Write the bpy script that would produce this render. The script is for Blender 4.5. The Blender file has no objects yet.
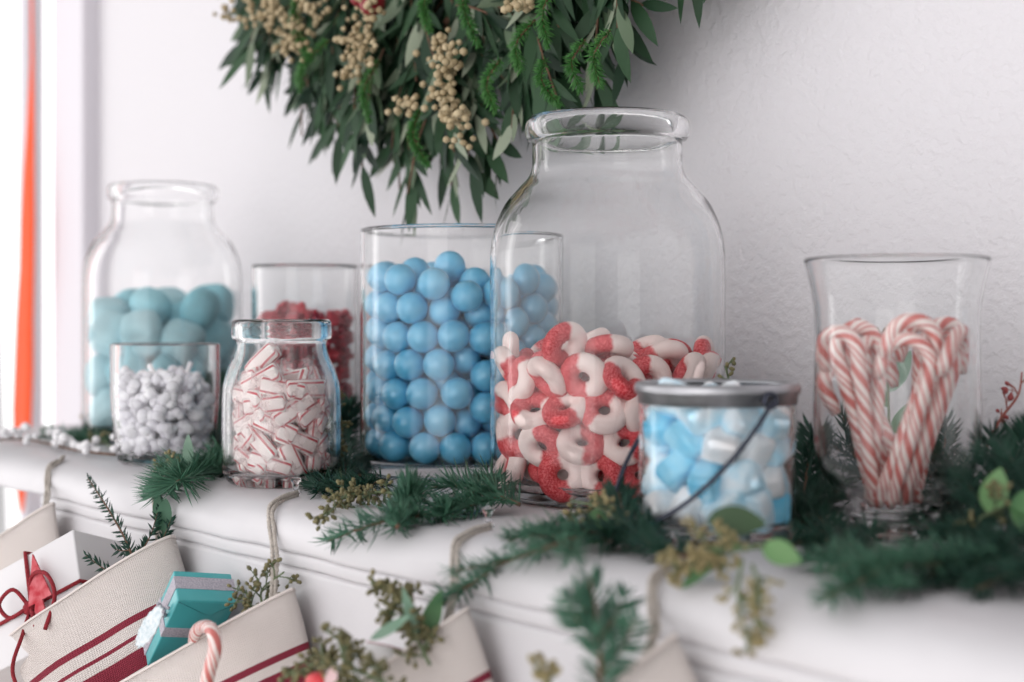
import bpy, math, random
import numpy as np
from mathutils import Vector, Matrix, Euler, Quaternion

random.seed(7)
rng = np.random.default_rng(7)
PI = math.pi
SC = bpy.context.scene
COL = SC.collection

# ------------------------------------------------------------------ camera, world, light, exposure
M = 1.30                      # height of the mantel top
EYE = M + 0.113
F = 1422.0                    # focal length in pixels of the 1024 px wide frame (50 mm)
TH = math.radians(49.1)
RIGHT = Vector((math.cos(TH), math.sin(TH), 0))
FWD = Vector((-math.sin(TH), math.cos(TH), 0))
UP = Vector((0, 0, 1))
cam_data = bpy.data.cameras.new('camera')
cam = bpy.data.objects.new('camera', cam_data)
COL.objects.link(cam)
cam.location = (0, 0, EYE)
cam.rotation_euler = (PI / 2, 0, TH)
cam_data.sensor_width = 36
cam_data.lens = 36 * F / 1024
cam_data.shift_y = -21 / 1024
cam_data.clip_start = 0.05
cam_data.dof.use_dof = True
cam_data.dof.focus_distance = 0.91
cam_data.dof.aperture_fstop = 4.5
SC.camera = cam

world = bpy.data.worlds.new('daylight')
SC.world = world
world.use_nodes = True
bg = world.node_tree.nodes['Background']
bg.inputs[0].default_value = (1.0, 0.982, 0.996, 1)
wn, wl_ = world.node_tree.nodes, world.node_tree.links
wtc = wn.new('ShaderNodeTexCoord'); wdp = wn.new('ShaderNodeVectorMath'); wdp.operation = 'DOT_PRODUCT'
wdp.inputs[1].default_value = Vector((-0.12, -0.92, -0.34)).normalized()
wmr = wn.new('ShaderNodeMapRange'); wmr.interpolation_type = 'SMOOTHSTEP'
wmr.inputs[1].default_value = -0.1; wmr.inputs[2].default_value = 1.0; wmr.inputs[3].default_value = 0.50; wmr.inputs[4].default_value = 1.75
wl_.new(wtc.outputs['Generated'], wdp.inputs[0]); wl_.new(wdp.outputs['Value'], wmr.inputs[0]); wl_.new(wmr.outputs[0], bg.inputs[1])

def area(name, loc, target, sx, sy, power, col):
    d = bpy.data.lights.new(name, 'AREA')
    d.shape = 'RECTANGLE'; d.size = sx; d.size_y = sy; d.energy = power; d.color = col
    o = bpy.data.objects.new(name, d)
    COL.objects.link(o)
    o.location = loc
    o.rotation_euler = (Vector(target) - Vector(loc)).to_track_quat('-Z', 'Y').to_euler()
    return o
area('side_streak_light', (-2.75, -0.35, 1.75), (-0.8, 0.55, 1.35), 0.38, 1.7, 5, (1.0, 0.985, 0.97))  # added narrow strip for streaks on the glass; no side window is built
area('outdoor_daylight', (-2.35, 1.35, 1.55), (-2.2, 0.0, 1.5), 1.8, 2.2, 15, (1.0, 0.99, 0.99))
area('room_fill_light', (0.5, -2.2, 1.6), (-0.7, 0.6, 1.4), 1.3, 1.4, 9, (1.0, 0.98, 0.96))  # added fill from the room side, no window stands there

SC.view_settings.view_transform = 'Standard'
SC.view_settings.look = 'None'
SC.view_settings.gamma = 1.0
SC.view_settings.use_curve_mapping = False
SC.view_settings.exposure = 0.07
SC.cycles.use_denoising = True
SC.cycles.max_bounces = 14
SC.cycles.transmission_bounces = 14
SC.cycles.transparent_max_bounces = 16
SC.cycles.diffuse_bounces = 5
SC.cycles.glossy_bounces = 6
SC.cycles.sample_clamp_indirect = 20.0
SC.cycles.caustics_refractive = True
SC.cycles.blur_glossy = 0.5

# ------------------------------------------------------------------ placing
def at_d(px, py, D):
    return Vector((0, 0, EYE)) + RIGHT * ((px - 512) / F * D) + FWD * D + UP * ((320 - py) / F * D)
def at_y(px, py, v, clampy=True):
    """the point seen at (px, py) on the upright plane y = v parallel to the wall"""
    k = RIGHT.y * (px - 512) / F + FWD.y
    p = at_d(px, py, v / k)
    if 0.450 < p.y < WY and p.z < M + 0.004 and v < 0.76 and clampy:      # would lie inside the mantel: rest it on top, or hang it in front
        p = at_d(px, py, (0.113 - 0.004) * F / (py - 320))
        if p.y < 0.470: p = at_d(px, py, 0.448 / k)
    return p
def cam_axes(a):
    return (RIGHT * a[0] + FWD * a[1] + UP * a[2])
def shelf(px, D):
    p = at_d(px, 320, D); p.z = M
    return p

# ------------------------------------------------------------------ materials
def new_mat(name):
    m = bpy.data.materials.new(name); m.use_nodes = True
    return m, m.node_tree.nodes, m.node_tree.links
def pr(m):
    return m.node_tree.nodes['Principled BSDF']
def mat(name, col, rough=0.5, metal=0.0, var=0.0, vscale=40.0, bump=0.0, bscale=200.0, sss=0.0, spec=0.5, col2=None,
        trans=0.0, sheen=0.0, coat=0.0, island=0.0, detail=3.0):
    m, N, L = new_mat(name)
    b = pr(m)
    b.inputs['Base Color'].default_value = (*col, 1)
    b.inputs['Roughness'].default_value = rough
    b.inputs['Metallic'].default_value = metal
    b.inputs['Specular IOR Level'].default_value = spec
    if sss:
        b.inputs['Subsurface Weight'].default_value = sss
        b.inputs['Subsurface Radius'].default_value = (0.006, 0.004, 0.004)
        b.inputs['Subsurface Scale'].default_value = 1.0
    if sheen: b.inputs['Sheen Weight'].default_value = sheen
    if coat: b.inputs['Coat Weight'].default_value = coat; b.inputs['Coat Roughness'].default_value = 0.15
    tc = N.new('ShaderNodeTexCoord')
    if var or col2:
        c2 = col2 if col2 else tuple(max(0, c * (1 - var)) for c in col)
        n = N.new('ShaderNodeTexNoise'); n.inputs['Scale'].default_value = vscale; n.inputs['Detail'].default_value = detail
        L.new(tc.outputs['Object'], n.inputs['Vector'])
        mr = N.new('ShaderNodeMapRange'); mr.inputs[1].default_value = 0.35; mr.inputs[2].default_value = 0.65
        L.new(n.outputs['Fac'], mr.inputs[0])
        mx = N.new('ShaderNodeMix'); mx.data_type = 'RGBA'
        mx.inputs[6].default_value = (*col, 1); mx.inputs[7].default_value = (*c2, 1)
        fac = mr.outputs[0]
        if island:
            g = N.new('ShaderNodeNewGeometry')
            a = N.new('ShaderNodeMath'); a.operation = 'MULTIPLY_ADD'
            a.inputs[1].default_value = island; L.new(g.outputs['Random Per Island'], a.inputs[0])
            k = N.new('ShaderNodeMath'); k.operation = 'MULTIPLY'; k.inputs[1].default_value = 1 - island
            L.new(fac, k.inputs[0]); L.new(k.outputs[0], a.inputs[2]); fac = a.outputs[0]
        L.new(fac, mx.inputs[0])
        L.new(mx.outputs[2], b.inputs['Base Color'])
    if bump:
        n2 = N.new('ShaderNodeTexNoise'); n2.inputs['Scale'].default_value = bscale; n2.inputs['Detail'].default_value = 4
        L.new(tc.outputs['Object'], n2.inputs['Vector'])
        bp = N.new('ShaderNodeBump'); bp.inputs['Strength'].default_value = bump; bp.inputs['Distance'].default_value = 0.002
        L.new(n2.outputs['Fac'], bp.inputs['Height']); L.new(bp.outputs[0], b.inputs['Normal'])
    if trans:
        t = N.new('ShaderNodeBsdfTranslucent'); t.inputs[0].default_value = (*[min(1, c * 1.3) for c in col], 1)
        ms = N.new('ShaderNodeMixShader'); ms.inputs[0].default_value = trans
        L.new(b.outputs[0], ms.inputs[1]); L.new(t.outputs[0], ms.inputs[2])
        L.new(ms.outputs[0], N['Material Output'].inputs[0])
    return m

def glass_mat(name, col=(1, 1, 1), rough=0.0, ior=1.33):
    m, N, L = new_mat(name)
    b = pr(m)
    b.inputs['Base Color'].default_value = (*col, 1)
    b.inputs['Roughness'].default_value = rough
    b.inputs['IOR'].default_value = ior
    b.inputs['Transmission Weight'].default_value = 1.0
    return m

GLASS = glass_mat('clear_glass', (0.996, 1.0, 0.999))
PANE = glass_mat('window_glass', (1, 1, 1), ior=1.1)
CLEAR = glass_mat('clear_plastic', (0.99, 0.99, 1.0), 0.03)

# plaster wall
WALL, N, L = new_mat('white_textured_plaster')
b = pr(WALL); b.inputs['Base Color'].default_value = (0.655, 0.635, 0.655, 1); b.inputs['Roughness'].default_value = 0.62
tc = N.new('ShaderNodeTexCoord')
n1 = N.new('ShaderNodeTexNoise'); n1.inputs['Scale'].default_value = 150; n1.inputs['Detail'].default_value = 3; n1.inputs['Roughness'].default_value = 0.5
n2 = N.new('ShaderNodeTexNoise'); n2.inputs['Scale'].default_value = 26; n2.inputs['Detail'].default_value = 2
ad = N.new('ShaderNodeMath'); ad.operation = 'MULTIPLY_ADD'; ad.inputs[1].default_value = 0.9
mrr = N.new('ShaderNodeMapRange'); mrr.inputs[1].default_value = 0.42; mrr.inputs[2].default_value = 0.62
bp = N.new('ShaderNodeBump'); bp.inputs['Strength'].default_value = 0.34; bp.inputs['Distance'].default_value = 0.0014
L.new(tc.outputs['Object'], n1.inputs['Vector']); L.new(tc.outputs['Object'], n2.inputs['Vector'])
L.new(n1.outputs['Fac'], mrr.inputs[0]); L.new(n2.outputs['Fac'], ad.inputs[0]); L.new(mrr.outputs[0], ad.inputs[2])
L.new(ad.outputs[0], bp.inputs['Height']); L.new(bp.outputs[0], b.inputs['Normal'])

PAINT = mat('worn_white_paint', (0.66, 0.645, 0.66), 0.45, var=0.06, vscale=14, bump=0.35, bscale=60)
TRIM = mat('white_trim_paint', (0.66, 0.63, 0.67), 0.4)
FLOORM = mat('pale_wood_floor', (0.62, 0.55, 0.48), 0.45, var=0.2, vscale=6)
GUM = mat('pearly_blue_gumball', (0.085, 0.43, 0.68), 0.28, col2=(0.15, 0.52, 0.76), vscale=90, spec=0.6, coat=0.35)
RED_T = mat('red_gummy_sugar', (0.55, 0.03, 0.05), 0.45, var=0.3, vscale=300, bump=0.5, bscale=700, sss=0.0)
AQUA = mat('aqua_sugar_candy', (0.30, 0.62, 0.70), 0.7, var=0.15, vscale=60, bump=0.4, bscale=300)
AQUA2 = mat('pale_aqua_sugar_candy', (0.46, 0.72, 0.78), 0.7, var=0.12, vscale=60, bump=0.4, bscale=300)
CREAM = mat('frosted_white_candy', (0.95, 0.94, 0.96), 0.5, col2=(0.76, 0.74, 0.79), vscale=60, bump=0.6, bscale=300, detail=4)
TAFFY_B = mat('blue_taffy', (0.10, 0.55, 0.82), 0.35, col2=(0.30, 0.68, 0.88), vscale=70, bump=0.2)
TAFFY_P = mat('pale_blue_taffy', (0.42, 0.74, 0.90), 0.35, col2=(0.80, 0.88, 0.93), vscale=70, bump=0.2)
TAFFY_W = mat('white_taffy', (0.88, 0.86, 0.86), 0.45, col2=(0.80, 0.86, 0.90), vscale=60, bump=0.2)
RASP = mat('dark_red_berry_candy', (0.50, 0.025, 0.045), 0.4, col2=(0.33, 0.01, 0.03), vscale=160, bump=0.4, bscale=350)
METAL = mat('dull_zinc_metal', (0.42, 0.42, 0.44), 0.33, metal=0.9, var=0.25, vscale=60)
WIRE = mat('dark_steel_wire', (0.06, 0.065, 0.09), 0.35, metal=0.8)
TWINE = mat('natural_twine', (0.62, 0.56, 0.50), 0.9, var=0.3, vscale=500, bump=0.8, bscale=900)
YARN = mat('dark_red_yarn', (0.36, 0.022, 0.035), 0.9, var=0.35, vscale=600, bump=0.8, bscale=900)
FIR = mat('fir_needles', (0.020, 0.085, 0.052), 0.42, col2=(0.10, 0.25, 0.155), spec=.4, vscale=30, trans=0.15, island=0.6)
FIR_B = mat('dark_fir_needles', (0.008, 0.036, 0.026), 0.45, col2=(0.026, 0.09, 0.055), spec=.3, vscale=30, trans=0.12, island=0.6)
FIR_G = mat('bright_cedar_needles', (0.035, 0.17, 0.030), 0.5, col2=(0.09, 0.27, 0.06), vscale=30, trans=0.2, island=0.6)
BARK = mat('brown_twig_bark', (0.17, 0.085, 0.05), 0.8, var=0.4, vscale=200)
GTWIG = mat('green_twig_bark', (0.15, 0.20, 0.10), 0.7, var=0.3, vscale=200)
PODS = mat('olive_seed_pods', (0.085, 0.085, 0.035), 0.6, col2=(0.22, 0.19, 0.085), vscale=80, island=0.8)
PODS_L = mat('tan_seed_pods', (0.19, 0.15, 0.06), 0.6, col2=(0.36, 0.30, 0.15), vscale=80, island=0.8)
BERRY = mat('cream_pepper_berries', (0.27, 0.20, 0.10), 0.6, col2=(0.52, 0.42, 0.26), vscale=80, island=0.8)
PEARL = mat('white_berries', (0.85, 0.84, 0.85), 0.25, spec=0.7)
LEAF = mat('green_leaf', (0.075, 0.20, 0.075), 0.45, col2=(0.13, 0.28, 0.11), vscale=60, trans=0.25)
LEAF_L = mat('fresh_green_leaf', (0.22, 0.40, 0.17), 0.45, col2=(0.16, 0.33, 0.13), vscale=60, trans=0.3)
LEAF_S = mat('silvery_green_leaf', (0.26, 0.40, 0.30), 0.5, col2=(0.18, 0.31, 0.22), vscale=60, trans=0.25)
REDTW = mat('red_brown_twig', (0.30, 0.08, 0.06), 0.7)
TEAL = mat('teal_wrapping_paper', (0.075, 0.42, 0.44), 0.28, var=0.12, vscale=30, spec=0.6, bump=0.12, bscale=60)
TEAL_D = mat('teal_fold_shade', (0.02, 0.20, 0.22), 0.4)
SILVER = mat('silver_glitter_ribbon', (0.66, 0.62, 0.68), 0.38, metal=0.25, col2=(0.45, 0.42, 0.50), vscale=900, bump=0.8, bscale=1500)
WHITEP = mat('white_gift_paper', (0.72, 0.70, 0.71), 0.4, var=0.04, vscale=10)
TAG = mat('white_glitter_tag', (0.80, 0.84, 0.86), 0.35, col2=(0.55, 0.66, 0.70), vscale=400, bump=0.6, bscale=700)
REDF = mat('red_felt_tag', (0.45, 0.02, 0.035), 0.8, col2=(0.62, 0.15, 0.17), vscale=160)
CELLO, N, L = new_mat('pinkish_cellophane')
b = pr(CELLO); b.inputs['Base Color'].default_value = (0.97, 0.92, 0.92, 1); b.inputs['Roughness'].default_value = 0.22
tr = N.new('ShaderNodeBsdfTransparent'); tr.inputs[0].default_value = (1, 0.97, 0.97, 1)
msx = N.new('ShaderNodeMixShader'); msx.inputs[0].default_value = 0.2
L.new(tr.outputs[0], msx.inputs[1]); L.new(b.outputs[0], msx.inputs[2]); L.new(msx.outputs[0], N['Material Output'].inputs[0])

# olive leaves: dark upper face, pale underside
OLIVE, N, L = new_mat('olive_leaf')
b = pr(OLIVE); b.inputs['Roughness'].default_value = 0.5; b.inputs['Specular IOR Level'].default_value = 0.25
g = N.new('ShaderNodeNewGeometry')
r1 = N.new('ShaderNodeValToRGB'); r1.color_ramp.elements[0].color = (0.004, 0.018, 0.009, 1); r1.color_ramp.elements[1].color = (0.030, 0.075, 0.032, 1)
r2 = N.new('ShaderNodeValToRGB'); r2.color_ramp.elements[0].color = (0.055, 0.10, 0.05, 1); r2.color_ramp.elements[1].color = (0.30, 0.34, 0.25, 1)
mx = N.new('ShaderNodeMix'); mx.data_type = 'RGBA'
L.new(g.outputs['Random Per Island'], r1.inputs[0]); L.new(g.outputs['Random Per Island'], r2.inputs[0])
L.new(g.outputs['Backfacing'], mx.inputs[0]); L.new(r1.outputs[0], mx.inputs[6]); L.new(r2.outputs[0], mx.inputs[7])
L.new(mx.outputs[2], b.inputs['Base Color'])

# gummy ring: half red, half white, sugar grain
RING, N, L = new_mat('red_and_white_sugared_gummy')
b = pr(RING); b.inputs['Roughness'].default_value = 0.5
tc = N.new('ShaderNodeTexCoord'); sx = N.new('ShaderNodeSeparateXYZ'); L.new(tc.outputs['Object'], sx.inputs[0])
nz = N.new('ShaderNodeTexNoise'); nz.inputs['Scale'].default_value = 160; L.new(tc.outputs['Object'], nz.inputs['Vector'])
ma = N.new('ShaderNodeMath'); ma.operation = 'MULTIPLY_ADD'; ma.inputs[1].default_value = 0.006; ma.inputs[2].default_value = -0.0040
L.new(nz.outputs['Fac'], ma.inputs[0])
mb_ = N.new('ShaderNodeMath'); L.new(sx.outputs[0], mb_.inputs[0]); L.new(ma.outputs[0], mb_.inputs[1])
mr = N.new('ShaderNodeMapRange'); mr.inputs[1].default_value = -0.0012; mr.inputs[2].default_value = 0.0012; L.new(mb_.outputs[0], mr.inputs[0])
nz2 = N.new('ShaderNodeTexNoise'); nz2.inputs['Scale'].default_value = 900; nz2.inputs['Detail'].default_value = 2; L.new(tc.outputs['Object'], nz2.inputs['Vector'])
rr = N.new('ShaderNodeValToRGB'); rr.color_ramp.elements[0].position = 0.40; rr.color_ramp.elements[0].color = (0.52, 0.010, 0.020, 1)
rr.color_ramp.elements[1].position = 0.66; rr.color_ramp.elements[1].color = (0.78, 0.16, 0.17, 1); L.new(nz2.outputs['Fac'], rr.inputs[0])
mx = N.new('ShaderNodeMix'); mx.data_type = 'RGBA'; mx.inputs[7].default_value = (0.86, 0.70, 0.66, 1)
L.new(mr.outputs[0], mx.inputs[0]); L.new(rr.outputs[0], mx.inputs[6]); L.new(mx.outputs[2], b.inputs['Base Color'])
bp = N.new('ShaderNodeBump'); bp.inputs['Strength'].default_value = 0.6; bp.inputs['Distance'].default_value = 0.0006
L.new(nz2.outputs['Fac'], bp.inputs['Height']); L.new(bp.outputs[0], b.inputs['Normal'])

def stripe_mat(name, base, red, spec, k=0.0, rough=0.35):
    """stripes from the UV map: t = U * k + V ; spec = list of (start, end) in the 0..1 of fract(t) (k>0), or lengths in V (k == 0)"""
    m, N, L = new_mat(name)
    b = pr(m); b.inputs['Roughness'].default_value = rough
    uv = N.new('ShaderNodeUVMap'); uv.uv_map = 'UVMap'
    s = N.new('ShaderNodeSeparateXYZ'); L.new(uv.outputs[0], s.inputs[0])
    if k:
        a = N.new('ShaderNodeMath'); a.operation = 'MULTIPLY_ADD'; a.inputs[1].default_value = k
        L.new(s.outputs[1], a.inputs[0]); L.new(s.outputs[0], a.inputs[2])
        fr = N.new('ShaderNodeMath'); fr.operation = 'FRACT'; L.new(a.outputs[0], fr.inputs[0]); t = fr.outputs[0]
    else:
        t = s.outputs[1]
    acc = None
    for (x0, x1) in spec:
        g1 = N.new('ShaderNodeMath'); g1.operation = 'GREATER_THAN'; g1.inputs[1].default_value = x0; L.new(t, g1.inputs[0])
        g2 = N.new('ShaderNodeMath'); g2.operation = 'LESS_THAN'; g2.inputs[1].default_value = x1; L.new(t, g2.inputs[0])
        pz = N.new('ShaderNodeMath'); pz.operation = 'MULTIPLY'; L.new(g1.outputs[0], pz.inputs[0]); L.new(g2.outputs[0], pz.inputs[1])
        if acc is None: acc = pz.outputs[0]
        else:
            q = N.new('ShaderNodeMath'); q.operation = 'MAXIMUM'; L.new(acc, q.inputs[0]); L.new(pz.outputs[0], q.inputs[1]); acc = q.outputs[0]
    mx = N.new('ShaderNodeMix'); mx.data_type = 'RGBA'
    mx.inputs[6].default_value = (*base, 1); mx.inputs[7].default_value = (*red, 1)
    L.new(acc, mx.inputs[0]); L.new(mx.outputs[2], b.inputs['Base Color'])
    return m
CANE = stripe_mat('candy_cane_stripes', (0.84, 0.71, 0.67), (0.60, 0.17, 0.15), [(0.03, 0.20), (0.32, 0.37), (0.44, 0.49), (0.58, 0.72), (0.84, 0.89)], k=27, rough=0.25)
MINT = stripe_mat('peppermint_stick_stripes', (0.90, 0.85, 0.82), (0.55, 0.04, 0.06), [(0.13, 0.18), (0.32, 0.37), (0.63, 0.68), (0.82, 0.87), (0.0, 0.03), (0.97, 1.0), (0.47, 0.53)], k=0.001, rough=0.35)
LINEN = stripe_mat('cream_linen_red_stripes', (0.74, 0.67, 0.635), (0.26, 0.022, 0.045),
                   [(0.037, 0.0415), (0.049, 0.0515), (0.058, 0.070), (0.077, 0.0795), (0.087, 0.0915)], rough=0.92)
LINEN_W = stripe_mat('cream_linen_wide_red_stripe', (0.74, 0.67, 0.635), (0.24, 0.018, 0.042),
                   [(0.031, 0.0350), (0.0405, 0.0520), (0.0575, 0.061)], rough=0.92)
def weave(m):
    N = m.node_tree.nodes; L = m.node_tree.links
    uv = N.new('ShaderNodeUVMap'); uv.uv_map = 'UVMap'
    out = []
    for dname in ('X', 'Y'):
        w = N.new('ShaderNodeTexWave'); w.bands_direction = dname
        w.inputs['Scale'].default_value = 260; w.inputs['Distortion'].default_value = 1.2; w.inputs['Detail'].default_value = 2
        L.new(uv.outputs[0], w.inputs['Vector']); out.append(w)
    ad = N.new('ShaderNodeMath'); L.new(out[0].outputs['Fac'], ad.inputs[0]); L.new(out[1].outputs['Fac'], ad.inputs[1])
    bp = N.new('ShaderNodeBump'); bp.inputs['Strength'].default_value = 0.7; bp.inputs['Distance'].default_value = 0.0006
    L.new(ad.outputs[0], bp.inputs['Height']); L.new(bp.outputs[0], N['Principled BSDF'].inputs['Normal'])
weave(LINEN); weave(LINEN_W)

# ------------------------------------------------------------------ mesh building
class MB:
    def __init__(s): s.v = []; s.f = []; s.uv = []; s.n = 0
    def add(s, verts, faces, uvs=None):
        o = s.n
        s.v.extend([tuple(x) for x in verts]); s.n += len(verts)
        s.f.extend([tuple(i + o for i in f) for f in faces])
        if uvs is None: uvs = [[(0, 0)] * len(f) for f in faces]
        s.uv.extend(uvs)
        return s
    def mesh(s, name, material, smooth=True, uv=False):
        me = bpy.data.meshes.new(name)
        me.from_pydata(s.v, [], s.f)
        if uv:
            l = me.uv_layers.new(name='UVMap')
            flat = [c for f in s.uv for q in f for c in q]
            l.data.foreach_set('uv', flat)
        me.materials.append(material)
        if smooth: me.polygons.foreach_set('use_smooth', [True] * len(me.polygons))
        me.update()
        return me

def link(name, me, parent=None, loc=None):
    o = bpy.data.objects.new(name, me)
    COL.objects.link(o)
    if parent: o.parent = parent
    if loc is not None: o.location = loc
    return o
def part(name, mb, material, parent=None, smooth=True, uv=False):
    return link(name, mb.mesh(name, material, smooth, uv), parent)
def tag(o, label, cat, group=None, kind=None):
    if label: o['label'] = label
    if cat: o['category'] = cat
    if group: o['group'] = group
    if kind: o['kind'] = kind
    return o
def thing(name, label, cat, loc=(0, 0, 0), group=None, kind=None):
    o = bpy.data.objects.new(name, None); COL.objects.link(o); o.location = loc
    o.empty_display_size = 0.02
    return tag(o, label, cat, group, kind)
def dup(root, loc=None, rot=None, label=None, scale=None):
    r = root.copy(); COL.objects.link(r)
    if loc is not None: r.location = loc
    if rot is not None: r.rotation_mode = 'QUATERNION'; r.rotation_quaternion = rot
    if scale is not None: r.scale = (scale,) * 3
    if label: r['label'] = label
    for ch in list(root.children):
        c = ch.copy(); COL.objects.link(c); c.parent = r
    return r

def box(mb, x0, x1, y0, y1, z0, z1, bev=0.0):
    if not bev:
        v = [(x, y, z) for x in (x0, x1) for y in (y0, y1) for z in (z0, z1)]
        f = [(0, 1, 3, 2), (4, 6, 7, 5), (0, 4, 5, 1), (2, 3, 7, 6), (0, 2, 6, 4), (1, 5, 7, 3)]
        return mb.add(v, f)
    import bmesh
    bm = bmesh.new()
    bmesh.ops.create_cube(bm, size=1)
    for w in bm.verts:
        w.co = Vector((x0 if w.co.x < 0 else x1, y0 if w.co.y < 0 else y1, z0 if w.co.z < 0 else z1))
    bmesh.ops.bevel(bm, geom=bm.edges[:], offset=bev, segments=3, profile=0.5, affect='EDGES')
    bm.verts.index_update()
    mb.add([w.co[:] for w in bm.verts], [[w.index for w in f.verts] for f in bm.faces])
    bm.free()
    return mb

def lathe(profile, seg=64):
    """closed profile (r, z) going round -> watertight surface; r=0 points collapse"""
    mb = MB(); v = []; rows = []
    for (r, z) in profile:
        if r < 1e-6:
            rows.append([len(v)] * seg); v.append((0, 0, z))
        else:
            rows.append(list(range(len(v), len(v) + seg)))
            v.extend([(r * math.cos(2 * PI * k / seg), r * math.sin(2 * PI * k / seg), z) for k in range(seg)])
    f = []
    for a, b in zip(rows[:-1], rows[1:]):
        for k in range(seg):
            k2 = (k + 1) % seg
            q = [a[k], a[k2], b[k2], b[k]]
            q2 = []
            for i in q:
                if i not in q2: q2.append(i)
            if len(q2) > 2: f.append(tuple(q2))
    if profile[0] == profile[-1] and profile[0][0] > 1e-6:
        n = len(v) - seg
        f = [tuple((i - n) if i >= n else i for i in q) for q in f]
        v = v[:n]
    mb.add(v, f)
    return mb

def smooth_profile(pts, n=6):
    """Catmull-Rom through (r,z) points"""
    P = [np.array(p, float) for p in pts]
    P = [2 * P[0] - P[1]] + P + [2 * P[-1] - P[-2]]
    out = []
    for i in range(1, len(P) - 2):
        for k in range(n):
            t = k / n
            q = 0.5 * ((2 * P[i]) + (-P[i - 1] + P[i + 1]) * t + (2 * P[i - 1] - 5 * P[i] + 4 * P[i + 1] - P[i + 2]) * t * t
                       + (-P[i - 1] + 3 * P[i] - 3 * P[i + 1] + P[i + 2]) * t ** 3)
            out.append((max(0.0, float(q[0])), float(q[1])))
    out.append(tuple(float(c) for c in P[-2]))
    return out

def crom(pts, n=6):
    P = [Vector(p) for p in pts]
    if len(P) == 2: return [P[0].lerp(P[1], k / n) for k in range(n + 1)]
    P = [2 * P[0] - P[1]] + P + [2 * P[-1] - P[-2]]
    out = []
    for i in range(1, len(P) - 2):
        for k in range(n):
            t = k / n
            out.append(0.5 * ((2 * P[i]) + (-P[i - 1] + P[i + 1]) * t + (2 * P[i - 1] - 5 * P[i] + 4 * P[i + 1] - P[i + 2]) * t * t
                              + (-P[i - 1] + 3 * P[i] - 3 * P[i + 1] + P[i + 2]) * t ** 3))
    out.append(P[-2])
    return out

def tube(mb, path, rad, seg=8, caps=True, uv=False, round_caps=False):
    path = [Vector(p) for p in path]
    n = len(path)
    rads = rad if isinstance(rad, (list, tuple)) else [rad] * n
    t0 = (path[1] - path[0]).normalized()
    nrm = t0.orthogonal().normalized()
    v = []; f = []; uvs = []; ln = 0.0; lens = []
    for i in range(n):
        t = (path[min(i + 1, n - 1)] - path[max(i - 1, 0)]).normalized()
        nrm = (nrm - t * nrm.dot(t)).normalized()
        bn = t.cross(nrm)
        if i: ln += (path[i] - path[i - 1]).length
        lens.append(ln)
        for k in range(seg):
            a = 2 * PI * k / seg
            v.append(path[i] + (nrm * math.cos(a) + bn * math.sin(a)) * rads[i])
    for i in range(n - 1):
        for k in range(seg):
            k2 = (k + 1) % seg
            f.append((i * seg + k, i * seg + k2, (i + 1) * seg + k2, (i + 1) * seg + k))
            uvs.append([(k / seg, lens[i]), ((k + 1) / seg, lens[i]), ((k + 1) / seg, lens[i + 1]), (k / seg, lens[i + 1])])
    if caps:
        f.append(tuple(range(seg))[::-1]); uvs.append([(k / seg, 0) for k in range(seg)])
        f.append(tuple(range((n - 1) * seg, n * seg))); uvs.append([(k / seg, ln) for k in range(seg)])
    mb.add(v, f, uvs)
    return mb

_ICO = {}
def ico(sub=2):
    if sub not in _ICO:
        import bmesh
        bm = bmesh.new(); bmesh.ops.create_icosphere(bm, subdivisions=sub, radius=1.0); bm.verts.index_update()
        _ICO[sub] = (np.array([w.co[:] for w in bm.verts]), [tuple(w.index for w in f.verts) for f in bm.faces])
        bm.free()
    return _ICO[sub]
def ball(mb, c, r, sub=1, sc=(1, 1, 1)):
    v, f = ico(sub)
    mb.add(v * np.array(sc) * r + np.array(c), f)
    return mb

# ------------------------------------------------------------------ packing candies into a vessel
def pack(n, r, Rf, z0, steps=420, seed=1, zh=0.35):
    """spheres of radius r settle in a vessel with inner radius Rf(z) and floor z0 (local coordinates)"""
    g = np.random.default_rng(seed)
    p = np.zeros((n, 3)); R0 = Rf(z0 + r) - r
    a = g.uniform(0, 2 * PI, n); q = np.sqrt(g.uniform(0, 1, n)) * R0 * 0.95
    p[:, 0] = q * np.cos(a); p[:, 1] = q * np.sin(a)
    per = max(3.0, 0.55 * (R0 + r) ** 2 / r ** 2)
    p[:, 2] = z0 + r + (np.arange(n) / per) * 1.9 * r + g.uniform(0, r * .4, n)
    for s in range(steps):
        drop = r * 0.05 if s < steps * 0.85 else r * 0.01
        p[:, 2] -= drop
        for _ in range(3):
            d = p[:, None, :] - p[None, :, :]
            dist = np.sqrt((d ** 2).sum(-1)) + np.eye(n) + 1e-9
            ov = np.maximum(0, 2 * r - dist); ov[np.arange(n), np.arange(n)] = 0
            p += (d / dist[..., None] * (ov * 0.36)[..., None]).sum(1)
            rad = np.sqrt(p[:, 0] ** 2 + p[:, 1] ** 2) + 1e-9
            mxr = np.array([Rf(z) for z in p[:, 2]]) - r
            k = np.where(rad > mxr, mxr / rad, 1.0)
            p[:, 0] *= k; p[:, 1] *= k
            p[:, 2] = np.maximum(p[:, 2], z0 + r)
    return p

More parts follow.
